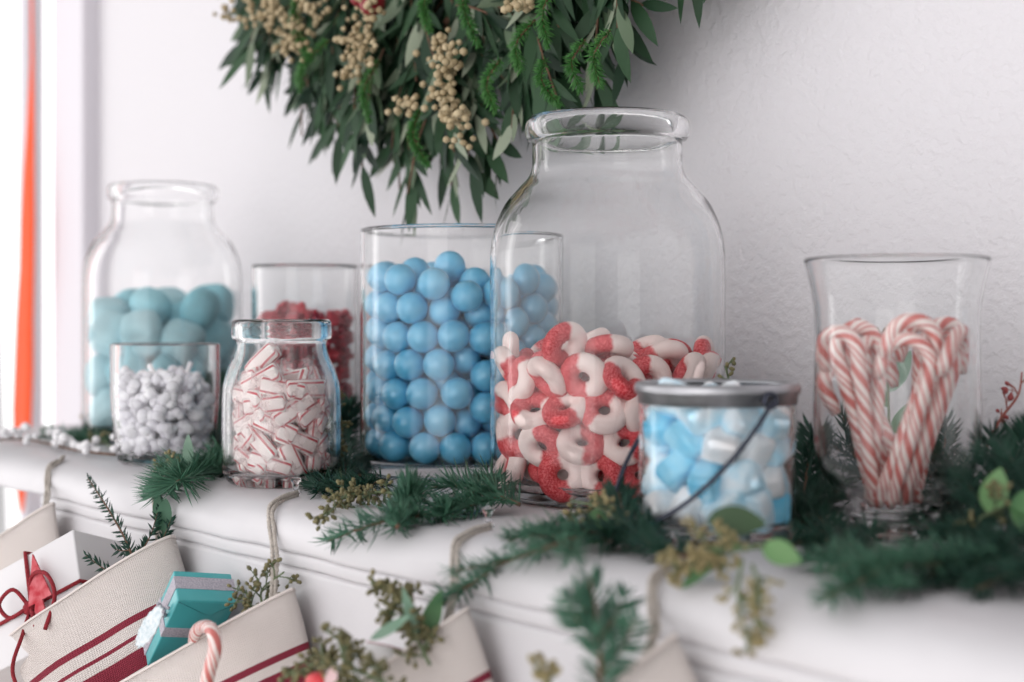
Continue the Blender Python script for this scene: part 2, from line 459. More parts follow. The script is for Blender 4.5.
# ------------------------------------------------------------------ THE SETTING
WY = 0.775                                   # wall plane
mb = MB(); box(mb, -1.70, 2.2, WY, WY + 0.15, 0, 2.7)
tag(part('wall_back', mb, WALL, smooth=False), 'white textured plaster wall behind the mantel', 'wall', kind='structure')
mb = MB(); box(mb, -3.3, -1.70, WY, WY + 0.15, 0, 0.80); box(mb, -3.3, -2.80, WY, WY + 0.15, 0.80, 2.7); box(mb, -2.80, -1.70, WY, WY + 0.15, 2.45, 2.7)
tag(part('wall_window_side', mb, WALL, smooth=False), 'white plaster wall around the bright window', 'wall', kind='structure')
mb = MB(); box(mb, -3.3, 2.2, -1.2, WY + 0.15, -0.05, 0)
tag(part('floor', mb, FLOORM, smooth=False), 'pale wooden floor under the mantel', 'floor', kind='structure')
win = thing('window_1', 'overexposed white window at the left of the wall', 'window', (-2.25, WY, 1.6), kind='structure')
mb = MB(); Wx, Wy, Wz = win.location
def wb(mb, x0, x1, y0, y1, z0, z1, bev=0.004): box(mb, x0 - Wx, x1 - Wx, y0 - Wy, y1 - Wy, z0 - Wz, z1 - Wz, bev)
wb(mb, -1.775, -1.685, WY - 0.022, WY + 0.02, 0.80, 2.54); wb(mb, -2.89, -2.80, WY - 0.022, WY + 0.02, 0.80, 2.54); wb(mb, -2.80, -1.775, WY - 0.022, WY + 0.02, 2.45, 2.54)
part('casing', mb, TRIM, win, smooth=False)
mb = MB()
wb(mb, -1.80, -1.772, WY + 0.03, WY + 0.07, 0.82, 2.45); wb(mb, -2.80, -2.765, WY + 0.03, WY + 0.07, 0.82, 2.45)
wb(mb, -2.80, -1.76, WY + 0.03, WY + 0.07, 2.41, 2.45); wb(mb, -2.80, -1.76, WY + 0.03, WY + 0.07, 0.80, 0.85)
wb(mb, -2.03, -2.005, WY + 0.035, WY + 0.065, 0.82, 2.45)
part('sash', mb, TRIM, win, smooth=False)
mb = MB(); wb(mb, -2.77, -1.79, WY + 0.048, WY + 0.052, 0.84, 2.42, 0)
part('pane', mb, PANE, win, smooth=False)
mb = MB(); wb(mb, -2.92, -1.66, WY - 0.06, WY + 0.03, 0.765, 0.80)
part('sill', mb, TRIM, win, smooth=False)

# mantel: rounded slab, small moulding, surround down to the floor
mt = thing('fireplace_mantel', 'worn white painted fireplace mantel that holds the jars', 'mantel', (-0.4, 0.6, 0))
prof = [(WY, 0), (0.480, 0), (0.472, -0.0008), (0.465, -0.003), (0.460, -0.0065), (0.4565, -0.011), (0.455, -0.016), (0.4550, -0.023), (0.4553, -0.0254), (0.4566, -0.026), (WY, -0.026)]
def extrude_x(mb, prof, x0, x1, ns=60, wob=0.0):
    v = []; m_ = len(prof)
    for i in range(ns + 1):
        x = x0 + (x1 - x0) * i / ns
        for (y, z) in prof:
            w = wob * (math.sin(x * 37 + z * 90) + math.sin(x * 91 + 1.3 + y * 30)) if y < WY - 0.01 else 0
            v.append((x - mt.location.x, y + w - mt.location.y, M + z + w * 0.3 * (z < -0.0001)))
    f = []
    for i in range(ns):
        for k in range(m_):
            k2 = (k + 1) % m_
            f.append((i * m_ + k, (i + 1) * m_ + k, (i + 1) * m_ + k2, i * m_ + k2))
    f.append(tuple(range(m_))); f.append(tuple(range(ns * m_, (ns + 1) * m_))[::-1])
    mb.add(v, f)
mb = MB(); extrude_x(mb, prof, -1.47, 0.75, 120, 0.0007)
part('shelf_board', mb, PAINT, mt)
prof2 = [(WY, -0.0262), (0.4572, -0.0262), (0.4566, -0.0285), (0.4566, -0.0328), (0.4573, -0.0345), (WY, -0.0345)]
mb = MB(); extrude_x(mb, prof2, -1.10, 0.62, 80, 0.0005)
part('moulding', mb, PAINT, mt)
mb = MB()
o = mt.location
def mbx(x0, x1, y0, y1, z0, z1, bev=0.004): box(mb, x0 - o.x, x1 - o.x, y0 - o.y, y1 - o.y, z0, z1, bev)
mbx(-1.085, 0.60, 0.4575, WY, M - 0.30, M - 0.0345)
mbx(-1.085, -0.84, 0.4575, WY, 0, M - 0.30); mbx(0.36, 0.60, 0.4575, WY, 0, M - 0.30)
part('surround', mb, PAINT, mt, smooth=False)

# ------------------------------------------------------------------ GLASS VESSELS
def vessel(name, outer, inner, loc, label, cat='jar', group=None, extra=None, seg=72):
    """outer: (r,z) from the axis bottom up to the lip; inner: from the lip down to the axis"""
    prof = smooth_profile(outer) + smooth_profile(inner)
    o = part(name, lathe([(0, outer[0][1])] + prof[1:] if outer[0][0] == 0 else prof, seg), GLASS)
    o.location = loc
    tag(o, label, cat, group)
    return o

def big_jar(loc, label, group):
    outer = [(0, 0.004), (0.035, 0.0035), (0.058, 0.0012), (0.066, 0.0), (0.072, 0.0025), (0.0748, 0.009), (0.0752, 0.02), (0.0752, 0.06), (0.0752, 0.11), (0.0752, 0.148), (0.0742, 0.162), (0.0715, 0.174),
             (0.0655, 0.187), (0.057, 0.197), (0.0505, 0.2045), (0.0482, 0.211), (0.0480, 0.220), (0.0482, 0.2265), (0.0512, 0.2285), (0.0526, 0.233), (0.0522, 0.239), (0.0492, 0.2425)]
    inner = [(0.0465, 0.2415), (0.0452, 0.236), (0.0452, 0.212), (0.0475, 0.2025), (0.0545, 0.194), (0.0630, 0.184), (0.0690, 0.172), (0.0718, 0.160), (0.0727, 0.148), (0.0727, 0.11), (0.0727, 0.06),
             (0.0727, 0.02), (0.070, 0.0115), (0.063, 0.008), (0.04, 0.0075), (0, 0.0075)]
    return vessel('glass_jar', outer, inner, loc, label, group=group, seg=96)
P_BIG = shelf(607, 0.912)
P_FAR = shelf(163, 1.37)
big_jar(P_BIG, 'tall wide-shouldered clear glass jar holding red and white gummy rings', 'large glass jars on the mantel')
big_jar(P_FAR, 'blurred large clear glass jar holding aqua candy near the window', 'large glass jars on the mantel')

def tumbler(name, loc, R, H, label, bulge=0.0, rb=None, t=0.0026, base=0.009, cat='glass', seg=80, group=None):
    rb = rb or R
    c = 0.006
    outer = [(0, 0.001), (rb * 0.5, 0.001), (rb - c, 0.0), (rb - c * 0.3, c * 0.35), (rb, c), (rb + (R - rb) * .35 + bulge, H * 0.33), (rb + (R - rb) * .7 + bulge, H * 0.62), (R, H - 0.004), (R - t * 0.15, H - 0.0008)]
    inner = [(R - t * 0.5, H), (R - t * 0.95, H - 0.001), (R - t, H - 0.004), (rb + (R - rb) * .7 + bulge - t, H * 0.62), (rb + (R - rb) * .35 + bulge - t, H * 0.33), (rb - t, base + 0.006), (rb - t - 0.004, base + 0.0008),
             (rb * 0.5, base), (0, base)]
    return vessel(name, outer, inner, loc, label, cat, group, seg=seg)
P_BLUE = shelf(461, 1.07)
tumbler('cylinder_vase', P_BLUE, 0.0755, 0.179, 'wide straight clear glass cylinder full of blue gumballs', cat='vase', base=0.010, t=0.003)
P_WT = shelf(165.5, 1.13)
tumbler('glass_tumbler', P_WT, 0.0425, 0.0945, 'short clear glass tumbler of frosted white clusters', bulge=0.0015, rb=0.0375)
P_RT = shelf(305, 1.255)
tumbler('glass_tumbler', P_RT, 0.0465, 0.160, 'tall clear tumbler of dark red candy behind the peppermint jar')
P_CJ = shelf(281.5, 0.985)
cj_out = [(0, 0.003), (0.018, 0.0025), (0.031, 0.0), (0.0365, 0.002), (0.0398, 0.008), (0.0408, 0.018), (0.0410, 0.04), (0.0408, 0.060), (0.0396, 0.070), (0.0365, 0.080), (0.0328, 0.088), (0.0312, 0.094), (0.0312, 0.0985),
          (0.0340, 0.1005), (0.0345, 0.106), (0.0342, 0.1115)]
cj_in = [(0.0325, 0.1135), (0.0295, 0.112), (0.0285, 0.106), (0.0285, 0.094), (0.0302, 0.0865), (0.0340, 0.0785), (0.0372, 0.069), (0.0383, 0.060), (0.0385, 0.04), (0.0383, 0.018), (0.0365, 0.0105), (0.030, 0.007), (0.015, 0.006), (0, 0.006)]
vessel('glass_jar', cj_out, cj_in, P_CJ, 'small milk-bottle shaped glass jar of wrapped peppermint sticks', 'jar')

# candy cane hurricane vase
P_HV = shelf(896, 0.752)
hv_out = [(0, 0.003), (0.018, 0.0028), (0.030, 0.0), (0.0335, 0.0012), (0.0335, 0.003), (0.028, 0.0055), (0.0235, 0.0095), (0.0225, 0.0145), (0.0265, 0.020), (0.0345, 0.0265), (0.0405, 0.036), (0.0428, 0.048), (0.0432, 0.065), (0.0425, 0.090), (0.0422, 0.108), (0.0432, 0.123), (0.0455, 0.135), (0.0480, 0.1445)]
hv_in = [(0.0476, 0.1455), (0.0466, 0.1447), (0.0440, 0.135), (0.0416, 0.123), (0.0405, 0.108), (0.0408, 0.090), (0.0414, 0.065), (0.0410, 0.048), (0.0386, 0.037), (0.0325, 0.0285), (0.0245, 0.0222), (0.0185, 0.0165), (0.0150, 0.0115), (0.006, 0.0095), (0, 0.0095)]
vessel('hurricane_vase', hv_out, hv_in, P_HV, 'flared clear glass hurricane vase holding candy canes', 'vase')

# glass bucket with metal rim and wire bail
P_BK = shelf(717, 0.735)
bk = thing('glass_bucket', 'small glass bucket with metal rim and wire handle', 'bucket', P_BK)
bo = [(0, 0.004), (0.025, 0.0035), (0.036, 0.0), (0.0395, 0.002), (0.0402, 0.006), (0.0392, 0.009), (0.0392, 0.012), (0.0402, 0.015), (0.0402, 0.04), (0.0402, 0.070), (0.0400, 0.0765), (0.0392, 0.0785)]
bi = [(0.0380, 0.0785), (0.0376, 0.0765), (0.0376, 0.070), (0.0376, 0.04), (0.0376, 0.016), (0.0355, 0.0105), (0.025, 0.0088), (0, 0.0088)]
part('glass_body', lathe(smooth_profile(bo) + smooth_profile(bi), 72), GLASS, bk)
part('metal_rim', lathe([(0.0405, 0.0700), (0.0412, 0.0704), (0.0412, 0.0745), (0.0420, 0.0752), (0.0428, 0.0768), (0.0428, 0.0790), (0.0420, 0.0806), (0.0404, 0.0812), (0.0384, 0.0808), (0.0374, 0.0796), (0.0374, 0.0790), (0.0404, 0.0790), (0.0405, 0.0700)], 72), METAL, bk)
# pivot axis runs front-right to back-left as seen from the camera
ax = (RIGHT * 0.47 - FWD * 0.885).normalized()
pr_ = ax * 0.0428 + UP * 0.0735; pl_ = -ax * 0.0428 + UP * 0.0735
for c in (pr_, pl_):
    mb = MB()
    ring = [c + ax * 0.0012 + (UP * math.cos(a) + UP.cross(ax) * math.sin(a)) * 0.0036 for a in np.linspace(0, 2 * PI, 17)]
    tube(mb, ring, 0.0011, 8, False)
    part('handle_ear', mb, WIRE, bk)
side = (UP.cross(ax)).normalized()
if side.dot(RIGHT) > 0: side = -side
dn = (side * 0.50 - UP * 0.866).normalized()
mb = MB()
hp = []
for a in np.linspace(0, PI, 29):
    w = 0.0462 * math.cos(a); d_ = 0.073 * math.sin(a) ** 0.8
    hp.append(ax * w + UP * 0.0735 + dn * d_ + side * 0.018 * math.sin(a) )
tube(mb, hp, 0.0012, 8)
part('wire_handle', mb, WIRE, bk)

# ------------------------------------------------------------------ CANDY
def where(p, pts):
    """plain words for the place of a candy in its heap"""
    zs = sorted(q[2] for q in pts); k = sum(z <= p[2] for z in zs) / len(zs)
    h = 'top layer' if k > .88 else 'upper half' if k > .5 else 'lower half' if k > .14 else 'bottom layer'
    x = Vector((p[0], p[1], 0)).dot(RIGHT); y = Vector((p[0], p[1], 0)).dot(FWD)
    rm = max(math.hypot(q[0], q[1]) for q in pts)
    if math.hypot(x, y) < .45 * rm: return h + ', middle of the heap'
    a = math.degrees(math.atan2(y, x)) % 360
    return h + ', ' + ['right side', 'back right', 'wall side', 'back left', 'left side', 'front left', 'front centre', 'front right'][int((a + 22.5) // 45) % 8]
def scatter(proto_mesh_list, name, pts, base, label, cat, group, orient=None, seedr=3, jitter=0.0, scl=None):
    g = random.Random(seedr)
    out = []
    for i, p in enumerate(pts):
        me = proto_mesh_list[g.randrange(len(proto_mesh_list))]
        o = bpy.data.objects.new(name, me); COL.objects.link(o)
        o.location = Vector(base) + Vector(p)
        o.rotation_mode = 'QUATERNION'
        o.rotation_quaternion = orient(p, g) if orient else Quaternion((g.gauss(0, 1), g.gauss(0, 1), g.gauss(0, 1), g.gauss(0, 1))).normalized()
        if scl: s = g.uniform(*scl); o.scale = (s, s, s)
        tag(o, label + ', ' + where(p, pts), cat, group)
        out.append(o)
    return out

# blue gumballs
gr = 0.0115
pts = pack(222, gr, lambda z: 0.0724, 0.0103, seed=4, steps=520)
mb = MB(); ball(mb, (0, 0, 0), gr, 4)
gm = mb.mesh('gumball', GUM)
scatter([gm], 'gumball', pts, P_BLUE, 'pearly blue gumball in the glass cylinder', 'gumball', 'blue gumballs in the glass cylinder')

# gummy rings
mb = MB(); v = []; f = []; a_, b_ = 28, 14
for i in range(a_):
    A = 2 * PI * i / a_
    for k in range(b_):
        B = 2 * PI * k / b_
        r = 0.0094 + 0.0060 * math.cos(B); z = 0.0056 * math.sin(B)
        v.append((r * math.cos(A), r * math.sin(A), z))
        f.append((i * b_ + k, ((i + 1) % a_) * b_ + k, ((i + 1) % a_) * b_ + (k + 1) % b_, i * b_ + (k + 1) % b_))
mb.add(v, f)
rm = mb.mesh('gummy_ring', RING)
pts = pack(142, 0.0112, lambda z: 0.0712, 0.0085, seed=9, steps=460)
def ring_orient(p, g):
    rad = math.hypot(p[0], p[1])
    if rad > 0.052:
        nrm = Vector((p[0], p[1], 0)).normalized() + Vector((g.gauss(0, .38), g.gauss(0, .38), g.gauss(0, .5)))
        q = nrm.normalized().to_track_quat('Z', 'Y')
    elif p[2] > 0.085:
        q = Vector((g.gauss(0, .5), g.gauss(0, .5), 1)).normalized().to_track_quat('Z', 'Y')
    else:
        q = Vector((g.gauss(0, 1), g.gauss(0, 1), g.gauss(0, 1))).normalized().to_track_quat('Z', 'Y')
    return q @ Quaternion((0, 0, 1), g.uniform(0, 2 * PI))
q = [p * np.array([0.965 if math.hypot(p[0], p[1]) < 0.052 else 1.05, 0.965 if math.hypot(p[0], p[1]) < 0.052 else 1.05, 1]) for p in pts]
scatter([rm], 'gummy_ring', q, P_BIG, 'red and white gummy ring in the large jar', 'candy', 'gummy rings in the large jar', ring_orient)

def lump(seed, r, sub=3, amp=0.25, freq=2.0, sc=(1, 1, 1)):
    g = np.random.default_rng(seed)
    v, f = ico(sub)
    dirs = g.normal(size=(7, 3)); dirs /= np.linalg.norm(dirs, axis=1)[:, None]
    d = np.ones(len(v))
    for k in range(7):
        d += amp * np.sin(freq * (v @ dirs[k]) * 2.2 + g.uniform(0, 6)) * 0.5
    m_ = MB(); m_.add(v * d[:, None] * np.array(sc) * r / d.max(), f)
    return m_
def pillow(r, sx, sy, sz, e=0.5, n=14):
    """superellipsoid"""
    def sp(c, ee): return math.copysign(abs(c) ** ee, c)
    m_ = MB(); v = []; f = []
    for i in range(n + 1):
        la = -PI / 2 + PI * i / n
        for k in range(2 * n):
            lo = 2 * PI * k / (2 * n)
            v.append((r * sx * sp(math.cos(la), e) * sp(math.cos(lo), e), r * sy * sp(math.cos(la), e) * sp(math.sin(lo), e), r * sz * sp(math.sin(la), e)))
    for i in range(n):
        for k in range(2 * n):
            k2 = (k + 1) % (2 * n)
            f.append((i * 2 * n + k, i * 2 * n + k2, (i + 1) * 2 * n + k2, (i + 1) * 2 * n + k))
    m_.add(v, f)
    return m_

# aqua chunks in the far jar
ms = [pillow(0.0205, 1, .95, .8, .55).mesh('aqua_candy', AQUA), pillow(0.0205, .9, .9, .95, .6).mesh('aqua_candy', AQUA2), pillow(0.020, 1, .8, .85, .8).mesh('aqua_candy', AQUA)]
pts = pack(40, 0.0185, lambda z: 0.0705, 0.009, seed=12, steps=300)
scatter(ms, 'aqua_candy', pts, P_FAR, 'aqua sugar candy piece in the blurred far jar', 'candy', 'aqua candies in the far jar')

# white clusters
def cluster(seed):
    g = random.Random(seed); m_ = MB()
    for k in range(7):
        d = Vector((g.gauss(0, 1), g.gauss(0, 1), g.gauss(0, 1))).normalized() * 0.0042
        ball(m_, d, g.uniform(0.0030, 0.0052), 2)
    return m_
ms = [cluster(s).mesh('white_candy', CREAM) for s in range(4)]
pts = pack(128, 0.0066, lambda z: 0.0352 + 0.0045 * min(1, z / 0.08), 0.0095, seed=15, steps=300)
scatter(ms, 'white_candy', pts, P_WT, 'frosted white candy in the short tumbler', 'candy', 'white candies in the short tumbler')
for k, (dx, dy, lean) in enumerate([(-0.006, -0.004, -0.55), (0.018, 0.0, 0.35)]):
    mb = MB(); dirv = (RIGHT * lean + UP).normalized()
    p0 = RIGHT * (dx + 0.006 * (1 if lean < 0 else -1)) + FWD * dy + UP * 0.056
    tube(mb, [p0, p0 + dirv * 0.025], 0.0022, 10)
    o_ = part('white_stick', mb, mat('white_stick_candy', (0.9, 0.88, 0.9), 0.35)); o_.location = P_WT
    tag(o_, ['thin white candy stick leaning left in the short tumbler', 'thin white candy stick leaning right in the short tumbler'][k], 'candy stick')

# dark red candies
def rasp(seed):
    m_ = MB(); v, f = ico(1); g = random.Random(seed)
    for p in v: ball(m_, p * 0.0068, 0.0034, 1)
    return m_
ms = [rasp(1).mesh('red_berry_candy', RASP), lump(5, 0.0098, 3, .2).mesh('red_berry_candy', RASP), lump(6, 0.0098, 3, .25).mesh('red_berry_candy', RED_T)]
pts = pack(150, 0.0092, lambda z: 0.0436, 0.0095, seed=16, steps=360)
pts = np.array([p for p in pts if p[2] < 0.123])
scatter(ms, 'red_berry_candy', pts, P_RT, 'dark red berry candy in the tall tumbler', 'candy', 'red candies in the tall tumbler')

# taffy in the bucket
ms = []
for k, mm in enumerate([TAFFY_B, TAFFY_P, TAFFY_W, TAFFY_W]):
    ms.append(pillow(0.0104, 1.0 + .15 * (k % 2), .85, .70, .42).mesh('taffy_candy', mm))
pts = pack(95, 0.0084, lambda z: 0.0366, 0.0100, seed=18, steps=340)
pts = np.array([p for p in pts if p[2] < 0.073])
g = random.Random(5)
def lab_scatter():
    for p in pts:
        k = g.choice([0, 0, 1, 1, 2, 2, 3])
        o = bpy.data.objects.new('taffy_candy', ms[k]); COL.objects.link(o)
        o.location = P_BK + Vector(p); o.rotation_mode = 'QUATERNION'
        o.rotation_quaternion = Quaternion((g.gauss(0, 1), g.gauss(0, 1), g.gauss(0, 1), g.gauss(0, 1))).normalized()
        c = ['bright blue', 'pale blue', 'white', 'white'][k]
        tag(o, c + ' taffy in the glass bucket, ' + where(p, pts), 'candy', c + ' taffies in the glass bucket')
lab_scatter()

# wrapped peppermint sticks
def mint_proto():
    t = thing('peppermint_stick', 'cellophane wrapped peppermint stick in the small jar', 'candy', (0, 0, 0), 'wrapped peppermint sticks in the small jar')
    mb = MB()
    L_, w = 0.0145, 0.0066
    # rounded bar with lengthwise stripes: U goes around
    n = 16; v = []; f = []; uvs = []
    st = [(-L_, .0), (-L_, .8), (-L_ + .0008, 1), (L_ - .0008, 1), (L_, .8), (L_, .0)]
    for (x, s) in st:
        for k in range(n):
            a = 2 * PI * k / n
            c, s_ = math.cos(a), math.sin(a)
            v.append((x, math.copysign(abs(c) ** .7, c) * w * max(s, .01), math.copysign(abs(s_) ** .7, s_) * w * .62 * max(s, .01)))
    for i in range(len(st) - 1):
        for k in range(n):
            k2 = (k + 1) % n
            f.append((i * n + k, i * n + k2, (i + 1) * n + k2, (i + 1) * n + k))
            uvs.append([(k / n, 0), ((k + 1) / n, 0), ((k + 1) / n, 0), (k / n, 0)])
    mb.add(v, f, uvs)
    part('candy_bar', mb, MINT, t, uv=True)
    mb = MB(); n = 20
    prof_ = [(-0.0215, .0058), (-0.0195, .0045), (-0.0172, .0018), (-0.0152, .0060), (0, .0074), (0.0152, .0060), (0.0172, .0018), (0.0195, .0045), (0.0215, .0058)]
    gg = random.Random(2); v = []; f = []
    for i, (x, r) in enumerate(prof_):
        for k in range(n):
            a = 2 * PI * k / n
            rr_ = r * (1 + gg.uniform(-.14, .14) + (0.25 * math.sin(5 * a + i) if i in (0, 1, 7, 8) else 0))
            v.append((x + gg.uniform(-.0006, .0006), rr_ * math.cos(a) * 1.05, rr_ * math.sin(a) * .75))
    for i in range(len(prof_) - 1):
        for k in range(n):
            f.append((i * n + k, i * n + (k + 1) % n, (i + 1) * n + (k + 1) % n, (i + 1) * n + k))
    mb.add(v, f)
    part('cellophane_wrapper', mb, CELLO, t)
    return t
mp = mint_proto()
def cjR(z):
    return float(np.interp(z, [0.0, 0.012, 0.06, 0.069, 0.0785, 0.0865, 0.094, 0.12], [0.030, 0.0375, 0.0375, 0.0365, 0.033, 0.0295, 0.0278, 0.0278]))
pts = pack(74, 0.0083, cjR, 0.0065, seed=23, steps=340)
pts = np.array([p for p in pts if p[2] < 0.094])
g = random.Random(11)
for i, p in enumerate(pts):
    rad = math.hypot(p[0], p[1])
    if rad > 0.012:
        tangent = Vector((-p[1], p[0], 0)).normalized()
        d = (tangent * g.choice([1, -1]) + Vector((0, 0, g.gauss(0, .55))) ).normalized()
        if g.random() < 0.25: d = (Vector((0, 0, 1)) + tangent * g.gauss(0, .3)).normalized()
        outv = Vector((p[0], p[1], 0)).normalized()
        y = d.cross(outv).normalized()                      # broad side faces the glass
        x = d; z = x.cross(y)
        m3 = Matrix((x, y, z)).transposed().to_quaternion()
    else:
        m3 = Quaternion((g.gauss(0, 1), g.gauss(0, 1), g.gauss(0, 1), g.gauss(0, 1))).normalized()
    k = 0.91 if rad > 0.02 else 1
    loc = P_CJ + Vector((p[0] * k, p[1] * k, p[2] + 0.001))
    lab_ = 'wrapped peppermint stick in the small jar, ' + where(p, pts)
    if i == 0: mp.location = loc; mp.rotation_mode = 'QUATERNION'; mp.rotation_quaternion = m3; mp['label'] = lab_
    else: dup(mp, loc, m3, lab_)

# candy canes
def cane_mesh(name, stem, hook, rad=0.0039, drop=0.012):
    mb = MB(); pth = [Vector((0, 0, z)) for z in np.linspace(0, stem, 14)]
    for a in np.linspace(0, PI, 13)[1:]:
        pth.append(Vector((hook - hook * math.cos(a), 0, stem + hook * math.sin(a))))
    pth.append(Vector((2 * hook, 0, stem - drop * .5))); pth.append(Vector((2 * hook, 0, stem - drop)))
    r = [rad] * len(pth); r[0] = rad * .6; r[-1] = rad * .6
    tube(mb, pth, r, 14, uv=True)
    return mb.mesh(name, CANE, uv=True)
# (pixel x, y of stem foot; pixel of stem top; depth offset; hook turn towards image right (+) or left (-))
canes = [((868, 528), (858, 352), -0.016, -150), ((880, 530), (838, 356), -0.008, 10), ((885, 522), (872, 350), 0.016, 200), ((860, 530), (880, 362), 0.004, 195),
         ((876, 534), (935, 350), -0.022, 185), ((900, 528), (955, 356), -0.010, -20), ((905, 532), (970, 350), 0.003, 200), ((915, 524), (920, 352), 0.018, 20),
         ((890, 532), (930, 372), -0.026, 160), ((925, 520), (948, 348), 0.024, 170), ((922, 512), (860, 378), 0.010, 175), ((872, 515), (845, 372), 0.026, 30)]
CANE_PLACE = ['leftmost', 'second from left', 'third from left', 'fourth from left', 'fifth from left', 'sixth from left', 'sixth from right', 'fifth from right', 'fourth from right', 'third from right', 'second from right', 'rightmost']
for i, (a, b_, dd, tw) in enumerate(canes):
    D = 0.752 + dd
    A = at_d(a[0], a[1], 0.752 + dd * 0.35); B = at_d(b_[0], b_[1], D)
    for Pq, lim in ((A, 0.0135), (B, 0.0355)):
        off = Vector((Pq.x - P_HV.x, Pq.y - P_HV.y, 0))
        if off.length > lim:
            off *= lim / off.length
            Pq.x = P_HV.x + off.x; Pq.y = P_HV.y + off.y
    A.z = max(A.z, M + 0.0155)
    zax = (B - A).normalized()
    inward = Vector((P_HV.x - B.x, P_HV.y - B.y, 0))
    t_ = math.radians(tw)
    hd = RIGHT * math.cos(t_) + FWD * math.sin(t_)
    if inward.length > 1e-4: hd = hd * 0.9 + inward.normalized() * 0.45
    xax = (hd - zax * hd.dot(zax)).normalized()
    hk_ = 0.0105 + 0.0012 * (i % 3)
    best = None                                 # keep the hook inside the glass
    for kk in range(72):
        xa = Quaternion(zax, 2 * PI * kk / 72) @ xax
        tipx = B + xa * (2 * hk_ + .0042) - P_HV; tipx.z = 0
        sc_ = xa.dot(xax) - max(0, tipx.length - .0405) * 400
        if best is None or sc_ > best[0]: best = (sc_, xa)
    xax = best[1]
    yax = zax.cross(xax)
    o = bpy.data.objects.new('candy_cane', cane_mesh('candy_cane', (B - A).length, 0.0105 + 0.0012 * (i % 3), 0.0039)); COL.objects.link(o)
    o.rotation_mode = 'QUATERNION'; o.rotation_quaternion = Matrix((xax, yax, zax)).transposed().to_quaternion(); o.location = A
    rank = sorted(range(len(canes)), key=lambda j: canes[j][1][0]).index(i)
    tag(o, 'candy cane in the hurricane vase, ' + CANE_PLACE[rank] + ' by its stem top', 'candy cane', 'candy canes in the hurricane vase')

# ------------------------------------------------------------------ GREENERY
def needle(mb, p, d, ln, w, side):
    up = d.cross(side).normalized(); s = side
    m1 = p + d * ln * 0.5 + up * ln * 0.03
    tip = p + d * ln
    tri = [(1, 0), (-.5, .6), (-.5, -.6)]
    vv = [p + (s * a * w * .6 + up * b_ * w * .5) for a, b_ in tri] + [m1 + (s * a * w + up * b_ * w * .6) for a, b_ in tri] + [tip]
    mb.add(vv, [(0, 1, 4, 3), (1, 2, 5, 4), (2, 0, 3, 5), (3, 4, 6), (4, 5, 6), (5, 3, 6)])

def fir_branch(nb, tb, path, nl, dens, w, thick, flat=0.35, up=UP, fwd=0.75, r=random, seg=6):
    pts = crom(path, 8)
    tube(tb, pts, [thick * (1 - 0.6 * i / (len(pts) - 1)) for i in range(len(pts))], seg)
    total = sum((pts[i + 1] - pts[i]).length for i in range(len(pts) - 1))
    n = int(total * dens)
    for k in range(n):
        t = (k + r.random()) / n * (len(pts) - 1)
        i = min(int(t), len(pts) - 2)
        p = pts[i].lerp(pts[i + 1], t - i)
        tg = (pts[i + 1] - pts[i]).normalized()
        sd = tg.cross(up)
        if sd.length < 1e-3: sd = tg.orthogonal()
        sd.normalize(); u2 = sd.cross(tg)
        a = r.choice([0, PI]) + r.gauss(0, flat * 1.6)
        out = sd * math.cos(a) + u2 * abs(math.sin(a)) * (1 if r.random() < 0.8 else -1)
        fr = t / (len(pts) - 1)
        d = (out + tg * (fwd + 0.9 * max(0, fr - 0.85) / 0.15) + Vector((r.gauss(0, .08), r.gauss(0, .08), r.gauss(0, .08)))).normalized()
        ll = nl * r.uniform(.8, 1.1) * (1 - 0.35 * max(0, fr - .8) / .2)
        s2 = d.cross(u2)
        if s2.length < 1e-3: s2 = d.orthogonal()
        needle(nb, p, d, ll, w, s2.normalized())

def fir(label, path, nl=0.019, dens=2600, w=0.00085, thick=0.0013, branches=(), mats=FIR, group=None, up=UP, flat=0.35, name='fir_sprig', cat='fir sprig', bark=BARK, fwd=0.75):
    r = random.Random(hash_(label))
    base = Vector(path[0])
    t = thing(name, label, cat, base, group)
    nb, tb = MB(), MB()
    P = [Vector(p) - base for p in path]
    fir_branch(nb, tb, P, nl, dens, w, thick, flat, up, r=r, fwd=fwd)
    cp = crom(P, 8)
    for (fr, ang, ln) in branches:
        i = int(fr * (len(cp) - 2)); p = cp[i]; tg = (cp[i + 1] - cp[i]).normalized()
        sd = tg.cross(up).normalized(); a = math.radians(ang)
        d = (tg * math.cos(a) + sd * math.sin(a)).normalized()
        q1 = p + d * ln * .5; q2 = p + (d + tg * 0.25 + up * 0.06).normalized() * ln
        fir_branch(nb, tb, [p, q1, q2], nl * .9, dens, w, thick * .6, flat, up, r=r, fwd=fwd)
    part('stem', tb, bark, t); part('needles', nb, mats, t)
    return t
def hash_(s):
    h = 0
    for c in s: h = (h * 131 + ord(c)) % 1000003
    return h

def leaf(mb, p, d, nrm, ln, w, curl=0.15, fold=0.12, n=7, prof=None):
    d = d.normalized(); s = d.cross(nrm).normalized(); nrm = s.cross(d).normalized()
    v = []; f = []
    for i in range(n + 1):
        t = i / n
        ww = w * 0.5 * (math.sin(PI * t ** 0.85) ** 0.8 if 0 < t < 1 else 0.02)
        c = p + d * (ln * t) - nrm * (curl * ln * t * t)
        v += [c - s * ww + nrm * fold * ww, c, c + s * ww + nrm * fold * ww]
    for i in range(n):
        a = i * 3
        f += [(a, a + 1, a + 4, a + 3), (a + 1, a + 2, a + 5, a + 4)]
    mb.add(v, f)

